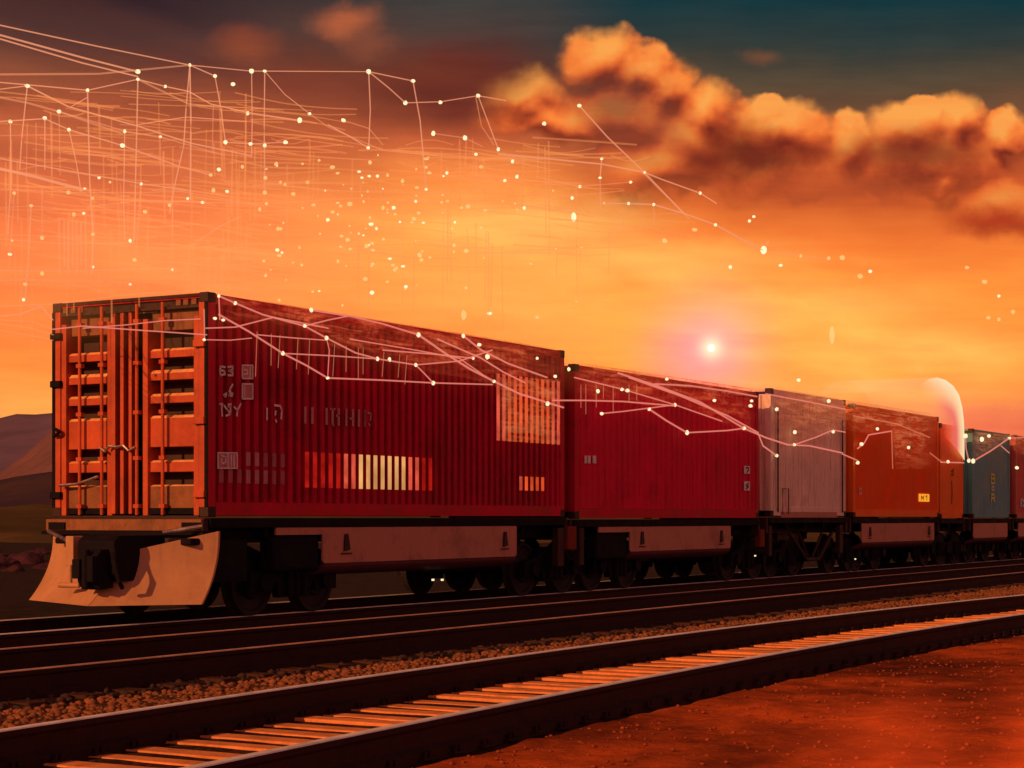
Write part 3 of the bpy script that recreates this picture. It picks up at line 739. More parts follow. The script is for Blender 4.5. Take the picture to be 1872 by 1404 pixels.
for i, (px, py, r) in enumerate(((12, 1036, .42), (38, 1030, .55), (58, 1024, .5), (70, 1012, .38), (26, 1044, .3), (-8, 1030, .5), (82, 1040, .3))):
    Y = (ZE + .05) * F / (py - HY); p = Vector(((px - CX) / F * Y, Y, -.1))
    bm = bmesh.new(); bmesh.ops.create_icosphere(bm, subdivisions=3, radius=r)
    for v in bm.verts:
        k = 1 + .45 * fbm(v.co.x * 1.6 / r * .5 + i * 7, v.co.y * 1.6 / r * .5 + v.co.z / r, 4); v.co *= k; v.co.z *= .75; v.co.x *= 1.3
    me = bpy.data.meshes.new('rock'); bm.to_mesh(me); bm.free(); me.materials.append(M['rock'])
    o = bpy.data.objects.new('rock', me); COL.objects.link(o); o.location = p; o.rotation_euler = (0, 0, rng.uniform(0, 6))
    tag(o, 'dark weathered rock in the low heap left of the plow', 'rock', 'heap of rocks beside the train track')

# ------------------------------------------------------------------ networks of light
AC = 16.6
def net_a(px, py): return AC + 1.3 * noise.noise(Vector((px / 170, py / 170, .3)))
class Net:
    def __init__(s, name, label, px, group='webs of light above the train'):
        s.s0 = S(px, AC); s.o = empty(name, Pw(s.s0, AC, 0), ROT, label, 'light network', group)
    def P(s, p):
        a = net_a(*p) if len(p) < 3 else p[2]
        q = onp(p[0], p[1], a); return Vector((q[0] - s.s0, q[1] - AC, q[2]))
    def strand(s, pts, w=2.6, mat='strand', sag=0):
        P = [s.P(p) for p in pts]; out = []
        for a, b in zip(P[:-1], P[1:]):
            for k in range(6):
                t = k / 6; v = a.lerp(b, t); v.z -= sag * 4 * t * (1 - t) * (b - a).length; out.append(v)
        out.append(P[-1])
        Y = pts[0]; sc_ = F / (S(Y[0], AC) * CS + AC * SN)
        MB().tube(out, w / 2 / sc_, 6).build('strand', M[mat], s.o, smooth=True)
    def node(s, p, r=5, mat='node', ell=None):
        c = s.P(p); sc_ = F / (S(p[0], AC) * CS + AC * SN); R = r / sc_
        bm = bmesh.new(); bmesh.ops.create_icosphere(bm, subdivisions=2, radius=R)
        ex, ez = ell if ell else (random.uniform(.8, 1.35), random.uniform(.75, 1.25))
        for v in bm.verts:
            v.co.x *= ex; v.co.z *= ez
            v.co *= 1 + .22 * noise.noise(v.co * (1.3 / R) + c)
        bm.faces.ensure_lookup_table()
        for f in bm.faces: f.smooth = True
        me = bpy.data.meshes.new('node'); bm.to_mesh(me); bm.free(); me.materials.append(M[mat])
        o = bpy.data.objects.new('node', me); COL.objects.link(o); o.parent = s.o; o.location = c

# upper left lattice
n1 = Net('light_network', 'tall lattice of glowing points and hanging threads in the upper left sky', 250)
for p in [(347,119),(252,131),(252,145),(50,157),(160,165),(393,139),(460,130),(484,130),(426,154),(302,158),(108,204),(82,216),(19,222),(126,237),(228,240),(224,266),(293,250),(453,207),(548,220),(566,208),(412,260),(458,263),(484,266),(522,260),(385,320),(26,353),(57,376),(125,352),(169,363),(181,325),(201,333),(258,336),(343,363),(77,435),(22,440),(18,465),(135,392),(153,390),(265,387),(238,440),(170,428),(170,488),(246,475),(238,520),(77,500),(43,548),(46,520),(315,493),(485,325),(484,352),(487,372),(390,348),(415,350),(370,370),(310,375),(155,345),(505,300),(400,310),(443,305)]:
    n1.node(p, random.choice((3.2, 3.8, 4.4)) if p[1] < 300 else random.choice((2.4, 3.0, 3.6)), 'node' if p[1] < 300 or random.random() < .5 else 'nodesoft')
for pts, w, mt in [
    ([(-30,40),(0,46),(180,85),(347,119)], 2.6, 'strand'), ([(-30,58),(0,64),(150,105),(252,131)], 3.6, 'strand'), ([(-30,64),(0,71),(150,115),(252,140)], 3.0, 'strand'),
    ([(-30,136),(0,136),(180,135),(347,119)], 4.2, 'strandf'), ([(-30,148),(50,155),(160,165),(252,145)], 2.4, 'strand'), ([(0,163),(50,157)], 2.2, 'strand'),
    ([(347,119),(460,130),(484,130),(674,131)], 2.0, 'strand'), ([(347,119),(393,139)], 2.4, 'strand'), ([(484,130),(520,172),(566,208)], 1.6, 'strand'),
    ([(50,157),(125,195),(250,230),(350,262),(460,285)], 3.0, 'strand'), ([(130,195),(160,178)], 1.8, 'strand'), ([(252,145),(302,158),(345,167),(385,190),(460,207),(548,220)], 2.4, 'strand'),
    ([(252,145),(345,190),(400,196)], 3.6, 'strandf'), ([(0,178),(50,188),(108,204),(224,245)], 4.0, 'strandf'), ([(0,222),(82,217),(126,237),(224,266),(330,305),(385,320)], 2.6, 'strand'),
    ([(108,204),(170,222),(228,240),(293,250),(412,285)], 2.8, 'strandf'), ([(0,290),(140,315),(260,336),(343,348)], 2.4, 'strand'), ([(-20,304),(60,322),(153,347)], 5.5, 'strand'),
    ([(0,345),(125,352),(250,352),(330,350),(440,368)], 2.2, 'strandf'), ([(0,248),(90,246),(165,248)], 1.8, 'strandf'), ([(250,228),(340,214),(450,222)], 2.0, 'strand'),
    ([(160,378),(260,366),(380,370),(480,372)], 2.6, 'strandf'), ([(0,380),(57,376),(160,388)], 1.8, 'strandf'), ([(0,437),(100,445),(245,445)], 2.2, 'strandf'), ([(0,495),(160,495),(320,490)], 2.6, 'strandf'),
    ([(22,430),(80,431),(155,435)], 2.0, 'strandf'), ([(0,513),(150,512),(240,518)], 2.2, 'strandf'), ([(345,452),(400,415),(440,395)], 2.4, 'strandf'), ([(412,260),(458,263),(522,260)], 2.0, 'strand'),
    ([(347,119),(340,200),(336,265),(318,345),(310,390)], 2.4, 'strand'), ([(347,119),(349,220),(348,365)], 3.0, 'strand'), ([(252,145),(250,240),(245,440)], 2.6, 'strand'),
    ([(160,165),(164,330),(170,428),(168,500)], 2.8, 'strand'), ([(50,157),(40,250),(36,310)], 2.4, 'strand'), ([(393,139),(404,200),(412,260)], 2.2, 'strand'),
    ([(460,130),(461,220),(460,285)], 2.0, 'strand'), ([(484,130),(483,230),(484,350)], 2.2, 'strand'), ([(19,222),(20,330),(14,430)], 2.2, 'strand'), ([(82,216),(82,310)], 2.0, 'strand'),
    ([(126,237),(140,300),(148,350)], 2.2, 'strand'), ([(228,240),(226,370),(228,440)], 2.0, 'strand'), ([(108,204),(110,320)], 1.8, 'strandf'), ([(66,225),(66,320)], 1.8, 'strandf'),
    ([(50,225),(48,330)], 1.8, 'strandf'), ([(95,225),(95,320)], 1.8, 'strandf'), ([(57,376),(52,470),(46,548)], 2.2, 'strand'), ([(26,353),(20,440),(16,490)], 2.2, 'strandf'), ([(77,340),(77,435)], 2.2, 'strandf'),
    ([(390,192),(388,280)], 1.8, 'strandf'), ([(258,336),(250,440),(248,475)], 2.0, 'strandf'), ([(293,250),(294,320)], 1.6, 'strandf'), ([(315,380),(314,493)], 1.8, 'strandf'),
    ([(0,560),(90,556),(260,536),(390,530)], 2.4, 'strandf'), ([(0,578),(35,575),(75,560),(97,585)], 2.2, 'strand'), ([(0,592),(50,598),(97,612)], 2.4, 'strandf'), ([(0,604),(50,612),(97,622)], 2.0, 'strandf'), ([(0,585),(60,588),(97,602)], 2.0, 'strandf'),
]: n1.strand(pts, w, mt)
# a bar-like screen inside the lattice
for i, x in enumerate((108, 117, 124, 132, 140, 148, 156)):
    n1.strand([(x, 398 + (i % 3) * 4), (x + 1, 500 - (i % 2) * 14)], 3.2, 'strandf')

n2 = Net('light_network', 'arching web of glowing points high above the middle of the train', 950)
for p in [(674,131),(755,148),(741,188),(805,187),(874,175),(1059,193),(995,226),(628,220),(792,244),(850,252),(870,282),(911,273),(673,270),(1100,290),(1097,325),(1178,315),(1153,333),(937,295),(945,323),(923,330),(1060,341),(1046,362),(1149,372),(1195,374),(817,316),(779,346),(675,322),(690,322),(958,380),(760,368),(1280,353),(1308,411),(1395,458),(1370,404),(1378,396)]:
    n2.node(p, 4.0 if p[1] < 260 else 3.0)
n2.node((1049, 397), 5, ell=(.7, 1.7)); n2.node((1396, 457), 6)
for pts, w, mt in [
    ([(674,131),(755,148)], 2.2, 'strand'), ([(674,131),(710,160),(741,188)], 2.2, 'strand'), ([(741,188),(805,186),(874,175),(925,184)], 2.2, 'strand'), ([(674,131),(677,200),(674,270)], 2.2, 'strand'),
    ([(755,148),(768,220),(775,300),(779,346)], 2.4, 'strand'), ([(874,175),(893,225),(911,273)], 2.4, 'strand'), ([(870,178),(880,230),(903,265)], 2.2, 'strandf'), ([(1059,193),(1110,250),(1178,315),(1250,390)], 2.8, 'strand'),
    ([(911,282),(1000,290),(1100,300),(1178,315)], 3.2, 'strand'), ([(1178,315),(1210,328),(1280,353),(1310,372)], 2.6, 'strand'), ([(1178,318),(1225,365),(1260,400)], 3.4, 'strandf'), ([(1100,372),(1149,372),(1195,374),(1250,390),(1308,411),(1350,434),(1395,458)], 3.0, 'strand'),
    ([(1100,290),(1097,325)], 2.4, 'strand'), ([(1097,325),(1098,395)], 3.0, 'strandf'), ([(1395,458),(1405,440)], 2.4, 'strand'), ([(600,228),(640,250),(673,270)], 2.2, 'strand'), ([(566,208),(600,232),(700,275),(800,285)], 2.2, 'strandf'),
    ([(792,244),(850,252),(882,268)], 2.4, 'strandf'), ([(628,220),(675,235),(700,265)], 2.2, 'strandf'), ([(937,295),(1000,308)], 2.4, 'strandf'), ([(980,323),(1060,341),(1153,333)], 2.4, 'strandf'), ([(1395,458),(1464,468),(1515,472)], 1.6, 'strandf'),
    ([(484,335),(600,348),(760,352),(900,350)], 2.2, 'strandf'), ([(500,372),(640,362),(780,368)], 2.4, 'strandf'), ([(1195,374),(1196,410)], 2.2, 'strandf'), ([(1140,400),(1140,420)], 2.0, 'strandf'), ([(870,290),(872,350)], 2., 'strandf'),
]: n2.strand(pts, w, mt)

# hair-fine trails that fill the lattice, too many to count
def hairs(net, n, box, slope, seed):
    r_ = random.Random(seed); mb = MB()
    for _ in range(n):
        x = r_.uniform(box[0], box[1]); y = r_.uniform(box[2], box[3]); a = net_a(x, y) + r_.uniform(-.6, .6); sc_ = F / (S(x, AC) * CS + AC * SN)
        if r_.random() < .68:
            ln = r_.uniform(60, 260); m = slope + r_.uniform(-.09, .07); bow = r_.uniform(-10, 10)
            pts = [(x + ln * k / 5, y + m * ln * k / 5 + bow * math.sin(math.pi * k / 5)) for k in range(6)]
        else:
            ln = r_.uniform(40, 170); pts = [(x, y), (x + r_.uniform(-3, 3), y + ln)]
        P = []
        for q in pts:
            w_ = onp(q[0], q[1], a); P.append((w_[0] - net.s0, w_[1] - AC, w_[2]))
        mb.tube(P, r_.uniform(.9, 1.9) / sc_, 5)
    o = mb.build('faint_trails', M['mist'], net.o, smooth=True); tag(o, kind='stuff')
hairs(n1, 230, (-40, 470, 165, 520), .10, 4)
hairs(n2, 150, (380, 1120, 250, 470), .07, 6)

# loose sparks, each a thing of its own
def spark(px, py, r, mat, ell=None):
    a = net_a(px, py); q = onp(px, py, a); c = Pw(*q); Y = q[0] * CS + a * SN; R = r * Y / F
    bm = bmesh.new(); bmesh.ops.create_icosphere(bm, subdivisions=2, radius=R)
    ex, ez = ell if ell else (random.uniform(.8, 1.6), random.uniform(.8, 1.3))
    for v in bm.verts:
        v.co.x *= ex; v.co.z *= ez; v.co *= 1 + .3 * noise.noise(v.co * (1.2 / R) + c)
    for f in bm.faces: f.smooth = True
    me = bpy.data.meshes.new('spark'); bm.to_mesh(me); bm.free(); me.materials.append(M[mat])
    o = bpy.data.objects.new('spark', me); COL.objects.link(o); o.location = c
    tag(o, 'tiny loose glowing speck floating in the orange sky above the train', 'light speck', 'loose glowing specks above the train')
for (px, py) in [(1464,468),(1515,472),(1540,471),(1572,505),(1591,496),(1768,489),(1800,515),(1826,541),(1807,581),(1826,584),(1852,570),(507,457),(852,526),(982,580),(725,490),(895,573),(742,524),(668,510),(680,535),(1215,440),(1270,420),(1335,488),(1427,485)]:
    spark(px, py, random.uniform(2.4, 3.8), 'node' if random.random() < .5 else 'nodesoft')
rs = random.Random(11)
for i in range(130):
    while True:
        px = rs.gauss(640, 170); py = rs.gauss(400, 85)
        if 470 < px < 1250 and 275 < py < 560 and py < 640 - .0 * px: break
    spark(px, py, rs.uniform(1.3, 3.2), 'node' if rs.random() < .18 else 'nodesoft')
spark(1521, 612, 7, 'nodesoft', (.7, 2.3)); spark(848, 576, 5, 'nodesoft', (1.0, 1.8))

# webs that hang over the containers: strands, points and a thin glowing film
def film_mat(name, c1_, c2_, base, brick):
    m = bpy.data.materials.new(name); m.use_nodes = True; t = NT(m.node_tree); t.n.remove(t.n['Principled BSDF'])
    co = t.new('ShaderNodeTexCoord').outputs['Object']
    st = t.noise(t.vmath('MULTIPLY', co, (.7, 1., 6.)), 1.6, 6, .7, .6)
    fine = t.noise(co, 9, 4, .65)
    bk = t.new('ShaderNodeTexBrick'); t.put(bk.inputs['Vector'], t.comb(*[t_ for t_ in (lambda s_: (s_.outputs[0], s_.outputs[2]))(sepxyz(t, co))]))
    bk.inputs['Scale'].default_value = 3.2; bk.inputs['Mortar Size'].default_value = .03; bk.inputs['Color1'].default_value = (0, 0, 0, 1); bk.inputs['Color2'].default_value = (.3, .3, .3, 1); bk.inputs['Mortar'].default_value = (1, 1, 1, 1)
    fade = t.new('ShaderNodeAttribute', attribute_name='fade').outputs['Fac']
    col = t.mix(t.maprange(st.outputs[0], .35, .7), c1_, c2_)
    e = t.new('ShaderNodeEmission'); t.l.new(col, e.inputs[0]); e.inputs[1].default_value = .8
    al = t.math('MULTIPLY', t.math('ADD', t.math('MULTIPLY', t.maprange(st.outputs[0], .3, .75), .5), t.math('ADD', t.math('MULTIPLY', bk.outputs['Color'], brick), t.math('MULTIPLY', t.maprange(fine.outputs[0], .4, .7), .22))), t.math('MULTIPLY', fade, base), clamp=True)
    tr = t.new('ShaderNodeBsdfTransparent'); mx = t.new('ShaderNodeMixShader'); t.l.new(al, mx.inputs[0]); t.l.new(tr.outputs[0], mx.inputs[1]); t.l.new(e.outputs[0], mx.inputs[2])
    t.l.new(mx.outputs[0], t.n['Material Output'].inputs[0]); m.cycles.emission_sampling = 'NONE'
    return m
def sepxyz(t, v):
    n = t.new('ShaderNodeSeparateXYZ'); t.l.new(v, n.inputs[0]); return n
M['film'] = film_mat('glowing_film', lin(196, 42, 36), lin(255, 112, 66), 1.3, -.14)
M['film2'] = film_mat('pale_glowing_film', lin(228, 90, 48), lin(255, 150, 96), 1.05, -.12)
def film(net, low, top, mat, over=1.6, fade_low=.18):
    """low, top: pixel polylines (x increasing) of the film's hem and of the edge it is hung over"""
    def at(pl, x):
        for (a, b), (c, d) in zip(pl[:-1], pl[1:]):
            if a <= x <= c: return b + (d - b) * (x - a) / (c - a)
        return pl[-1][1]
    x0, x1 = low[0][0], low[-1][0]; n = 60; k = 12
    mb = MB(); fade = []
    for i in range(n + 1):
        x = x0 + (x1 - x0) * i / n; yl, yt = at(low, x), at(top, x)
        for j in range(k + 1):
            t = j / k; y = yl + (yt - yl) * t
            a = A0 - .075 - .05 * noise.noise(Vector((x / 40, y / 40, 2)))
            q = onp(x, y, a); mb.v.append((q[0] - net.s0, q[1] - AC, q[2])); fade.append((fade_low + (1 - fade_low) * min(1, t * 1.8)) * min(1, (i + .01) / 7, (n - i + .01) / 7))
        for j in ((1, 2) if over else ()):
            q = onp(x, yt, A0 - .075); mb.v.append((q[0] - net.s0, q[1] - AC + over * j / 2, q[2] + .03 * j)); fade.append(1 - .45 * j)
    m_ = k + (3 if over else 1)
    for i in range(n):
        for j in range(m_ - 1):
            p = i * m_ + j; mb.f.append((p, p + m_, p + m_ + 1, p + 1)); mb.m.append(0)
    o = mb.build('film', M[mat], net.o, smooth=True, fix=False)
    at_ = o.data.attributes.new('fade', 'FLOAT', 'POINT'); at_.data.foreach_set('value', fade)
    return o
def side(p): return (p[0], p[1], A0 - .10)
G2 = 'webs of light draped over the containers'
n3 = Net('light_network', 'red glowing web draped over the top of the dark red leading container', 700, G2)
def drape(net, nodes, strands, r=3.1):
    for p in nodes: net.node(side(p), r * random.uniform(.85, 1.15))
    for pts, w, mt in strands: net.strand([side(p) for p in pts], w, mt)
drape(n3, [(373,621),(393,582),(408,585),(517,646),(599,691),(792,700),(569,567),(557,596),(597,618),(690,656),(712,657),(760,667),(765,612),(847,614),(876,630),(903,697),(891,652),(982,655),(1015,688),(1001,738),(400,541),(430,554),(865,655)],
 [([(400,575),(455,606),(517,646),(560,668),(599,691),(700,695),(792,700),(900,703)], 3.2, 'strandp'), ([(373,621),(420,622),(460,618)], 2., 'strandp'), ([(376,600),(430,598),(500,580),(600,600)], 2.6, 'strandp'),
  ([(400,541),(430,554),(480,575),(557,596),(597,618),(650,645),(690,656),(760,667),(840,660),(900,640)], 3., 'strandp'), ([(569,567),(640,578),(700,592),(765,612)], 3., 'strandp'), ([(557,596),(600,585),(635,578)], 2.6, 'strandp'),
  ([(517,646),(600,650),(690,656)], 2.4, 'strandp'), ([(765,612),(820,650),(860,675),(903,697),(950,720),(1030,745)], 3.6, 'strandp'), ([(760,667),(775,682),(792,700)], 2.4, 'strandp'), ([(847,614),(880,640),(930,665),(1000,690)], 3., 'strandp'),
  ([(470,612),(540,618),(597,622)], 2.2, 'strandp'), ([(800,620),(880,655),(920,680),(960,700)], 2.8, 'strandp'), ([(700,640),(800,648),(865,655)], 2.6, 'strandp'), ([(599,691),(602,640),(597,618)], 1.8, 'strandp'),
  ([(640,620),(760,640),(840,655),(890,690)], 2.2, 'strandp'), ([(400,541),(402,585)], 2.4, 'strandp'), ([(373,565),(374,621)], 2.2, 'strandp'),
  ([(97,602),(150,596),(260,604),(378,612)], 2.6, 'strandp'), ([(152,600),(230,594),(302,586),(366,583)], 2.2, 'strandp')] + [([(x, 606 + (x - 470) * .16), (x - random.uniform(0, 4), random.uniform(655, 690) + (x - 470) * .1)], 1.3, 'strandf') for x in (470, 496, 512, 545, 566, 612, 633, 655, 664, 702, 731, 744)])
film(n3, [(384,606),(430,585),(480,588),(540,598),(600,630),(660,655),(760,678),(850,690),(905,706),(960,735),(1031,752)], [(384,538),(500,553),(700,586),(880,615),(1031,640)], 'film')
film(n3, [(912,806),(960,808),(1026,812)], [(912,690),(1026,694)], 'film2', over=0, fade_low=.5)  # glow laid over the painted orange patch, filling between its ribs
n4 = Net('light_network', 'red glowing web draped over the top of the crimson container', 1200, G2)
drape(n4, [(1040,675),(1093,715),(1137,712),(1147,714),(1187,748),(1234,740),(1100,756),(1219,693),(1256,791),(1360,783),(1306,732),(1372,742),(1374,733)],
 [([(1010,732),(1070,732),(1140,734),(1187,738),(1234,742)], 3., 'strandp'), ([(1100,756),(1140,752),(1187,746),(1234,740)], 2.4, 'strandp'), ([(1187,748),(1220,770),(1256,791),(1330,787),(1360,783)], 3., 'strandp'),
  ([(1130,682),(1200,705),(1280,735),(1360,783)], 3.4, 'strandp'), ([(1197,702),(1260,705),(1330,715),(1384,725)], 3., 'strandp'), ([(1150,690),(1240,722),(1330,760),(1384,790)], 3.2, 'strandp'), ([(1050,690),(1140,712),(1234,740),(1320,770)], 2.4, 'strandp')]
  + [([(x, 703), (x, random.uniform(728, 760))], 1.3, 'strandf') for x in (1062, 1071, 1090, 1103, 1121, 1150, 1164)])
film(n4, [(1050,732),(1120,732),(1180,742),(1240,745),(1300,765),(1387,800)], [(1050,662),(1200,684),(1387,712)], 'film')
n5 = Net('light_network', 'pale glowing web draped over the pale and plain orange containers', 1560, G2)
drape(n5, [(1420,833),(1452,813),(1453,790),(1523,789),(1420,748),(1604,784),(1575,812),(1568,846),(1661,818),(1733,844),(1460,695),(1515,733)],
 [([(1360,783),(1400,800),(1440,813),(1480,815),(1540,828)], 3., 'strandp'), ([(1385,790),(1395,815),(1420,833)], 2.8, 'strandp'), ([(1452,813),(1490,800),(1523,786),(1545,790)], 2.4, 'strandp'), ([(1540,830),(1568,842)], 2.2, 'strandp'),
  ([(1568,820),(1580,810),(1588,795),(1630,788)], 2.6, 'strandp'), ([(1400,720),(1480,735),(1545,748)], 2.4, 'strandp'), ([(1560,760),(1640,775),(1700,800)], 2., 'strandf'), ([(1720,845),(1762,846)], 2.6, 'strandp'), ([(1630,790),(1632,857)], 1.8, 'strandf'), ([(1700,828),(1722,845)], 2., 'strandf')])
film(n5, [(1405,812),(1450,815),(1490,800),(1546,785),(1560,790),(1588,792),(1632,790),(1634,857),(1700,857),(1716,800)], [(1405,708),(1460,716),(1546,731),(1640,746),(1716,758)], 'film2')
n6 = Net('light_network', 'small glowing web hanging over the top of the teal container', 1815, G2)
drape(n6, [(1771,842),(1765,797),(1795,803),(1808,797),(1845,801),(1859,855),(1779,843)], [([(1779,843),(1810,825),(1845,801)], 2.6, 'strandp'), ([(1765,797),(1766,820),(1771,842)], 2.2, 'strandp'), ([(1830,815),(1845,828)], 1.8, 'strandp'), ([(1845,801),(1872,800)], 2, 'strandp')], 3.4)
film(n6, [(1776,845),(1800,830),(1845,803),(1856,830),(1890,835)], [(1776,790),(1890,797)], 'film2')

# ------------------------------------------------------------------ hood of light and the floating flare
def hood():
    s0 = S(1680); t = empty('glowing_hood', Pw(s0, A0, 0), ROT, 'rounded translucent white and pink hood glowing over the narrow orange container', 'light hood')
    px = lambda x: S(x) - s0
    prof = [(1762,842),(1762,800),(1761,770),(1758,745),(1752,722),(1742,706),(1728,695),(1712,690),(1696,693),(1682,702),(1672,715)]
    mb = MB(); nv = 16; cent = (1706, 780); fade = []; hue = []
    P = []
    for (x, y) in prof:
        P.append((px(x), Zat(x, y)))
    # smooth the outline, then carry it across the width of the train as a curved shell, closed by a bulging near cheek
    Q = []
    for (a, b) in zip(P[:-1], P[1:]):
        for k in range(4): Q.append((a[0] + (b[0]-a[0]) * k / 4, a[1] + (b[1]-a[1]) * k / 4))
    Q.append(P[-1]); cx, cz = px(1712), Zat(1712, 800)
    rows = 10
    for i, (x, z) in enumerate(Q):
        u = i / (len(Q) - 1)
        for j in range(rows + 1):
            v = j / rows
            mb.v.append((x, .0 + W * v, z)); fade.append((1 - u) ** 1.0); hue.append(0)
    n = len(Q)
    for i in range(n - 1):
        for j in range(rows):
            k = i * (rows + 1) + j; mb.f.append((k, k + 1, k + rows + 2, k + rows + 1)); mb.m.append(0)
    base = len(mb.v); rings = 9
    for i, (x, z) in enumerate(Q):
        u = i / (len(Q) - 1)
        for j in range(rings + 1):
            v = j / rings
            xx = x + (cx - x) * v; zz = z + (cz - z) * v
            mb.v.append((xx, -.02 - .22 * math.sin(v * math.pi / 2), zz)); fade.append(min(1, (1 - u) / .45) * (1 - .35 * u) * (1 - .8 * v)); hue.append(v)
    for i in range(n - 1):
        for j in range(rings):
            k = base + i * (rings + 1) + j; mb.f.append((k, k + 1, k + rings + 2, k + rings + 1)); mb.m.append(1)
    m = bpy.data.materials.new('hood_light'); m.use_nodes = True; q = NT(m.node_tree); q.n.remove(q.n['Principled BSDF'])
    fd = q.new('ShaderNodeAttribute', attribute_name='fade').outputs['Fac']; hu = q.new('ShaderNodeAttribute', attribute_name='hue').outputs['Fac']
    e = q.new('ShaderNodeEmission'); q.l.new(q.ramp(hu, [(0, lin(255, 235, 190)), (.26, lin(255, 200, 150)), (.5, lin(240, 110, 110)), (1, lin(250, 120, 70))]), e.inputs[0]); e.inputs[1].default_value = .95
    tr = q.new('ShaderNodeBsdfTransparent'); mx = q.new('ShaderNodeMixShader')
    q.l.new(q.math('MULTIPLY', q.maprange(fd, 0, .7), .95), mx.inputs[0]); q.l.new(tr.outputs[0], mx.inputs[1]); q.l.new(e.outputs[0], mx.inputs[2]); q.l.new(mx.outputs[0], q.n['Material Output'].inputs[0])
    m.cycles.emission_sampling = 'NONE'
    m2 = emat('hood_shell_light', lin(255, 220, 170), .8, .10)
    o = mb.build('light_shell', [m2, m], t, smooth=True, fix=False)
    for nm, vals in (('fade', fade), ('hue', hue)):
        a = o.data.attributes.new(nm, 'FLOAT', 'POINT'); a.data.foreach_set('value', vals)
hood()
def flare_orb():  # bright flare of light shaped as a glowing ball and halo volume
    q = onp(1300, 636, AC); c = Pw(*q); t = empty('floating_flare', c, ROT, 'bright white flare with a pink halo floating above the crimson container', 'floating lamp')
    bm = bmesh.new(); bmesh.ops.create_icosphere(bm, subdivisions=3, radius=.075)
    for f in bm.faces: f.smooth = True
    me = bpy.data.meshes.new('flare_core'); bm.to_mesh(me); bm.free(); me.materials.append(emat('flare_core_light', (1, .85, .5), 1.6)); o = bpy.data.objects.new('flare_core', me); COL.objects.link(o); o.parent = t
    bm = bmesh.new(); bmesh.ops.create_icosphere(bm, subdivisions=4, radius=2.3)
    me = bpy.data.meshes.new('halo'); bm.to_mesh(me); bm.free()
    m = bpy.data.materials.new('halo_glow'); m.use_nodes = True; k = NT(m.node_tree); k.n.remove(k.n['Principled BSDF'])
    co = k.new('ShaderNodeTexCoord').outputs['Object']; r = k.vmath('LENGTH', co)
    d = k.math('ADD', k.math('MULTIPLY', k.math('POWER', k.maprange(r, 2.3, 0, 0, 1, False), 2.4), .62), k.math('MULTIPLY', k.math('POWER', k.maprange(r, .5, 0, 0, 1, False), 2.4), 2.4))
    e = k.new('ShaderNodeEmission'); k.l.new(k.mix(k.maprange(r, .1, .6), (1, .6, .36, 1), (.9, .10, .34, 1)), e.inputs[0]); k.l.new(d, e.inputs[1])
    k.l.new(e.outputs[0], k.n['Material Output'].inputs['Volume']); me.materials.append(m)
    o = bpy.data.objects.new('halo', me); COL.objects.link(o); o.parent = t
flare_orb()

# ------------------------------------------------------------------ luminous mist streaming over the train tops
def mist():
    s0, s1, a0, a1, z0, z1 = 4., 66., 13.6, 19.6, 3.4, 9.6
    L, D_, H = s1 - s0, a1 - a0, z1 - z0
    mb = MB(); mb.box(-L/2, L/2, -D_/2, D_/2, -H/2, H/2)
    m = bpy.data.materials.new('mist_light'); m.use_nodes = True; k = NT(m.node_tree); k.n.remove(k.n['Principled BSDF'])
    co = k.new('ShaderNodeTexCoord').outputs['Object']; x, y, z = sepxyz(k, co).outputs[:3]
    fx = k.math('MULTIPLY', k.maprange(x, -L/2, -L/2 + 8), k.maprange(x, L/2, L/2 - 22))
    fy = k.maprange(k.math('ABSOLUTE', y), D_/2, D_/2 - 2.4)
    fz = k.math('MULTIPLY', k.maprange(z, -H/2, -H/2 + 1.6), k.maprange(z, H/2, H/2 - 4.2))
    n1_ = k.noise(k.vmath('MULTIPLY', co, (.13, .4, 1.3)), 1.0, 5, .6, .6)
    f = k.math('MULTIPLY', k.math('MULTIPLY', fx, fy), k.math('MULTIPLY', fz, k.maprange(n1_.outputs[0], .40, .68, .08, 1.)))
    e = k.new('ShaderNodeEmission'); k.l.new(k.mix(k.maprange(x, -22, 2), (1, .27, .07, 1), (1, .40, .09, 1)), e.inputs[0]); k.l.new(k.math('MULTIPLY', f, k.maprange(x, -20, 6, .10, .065)), e.inputs[1])
    k.l.new(e.outputs[0], k.n['Material Output'].inputs['Volume']); m.cycles.volume_step_rate = 4.0
    o = mb.build('glowing_mist', m, None); c = Pw((s0 + s1)/2, (a0 + a1)/2, (z0 + z1)/2); o.location = c; o.rotation_euler = (0, 0, ROT)
    tag(o, 'golden glowing mist streaming over the roofs of the freight train', 'mist', kind='stuff')
mist()
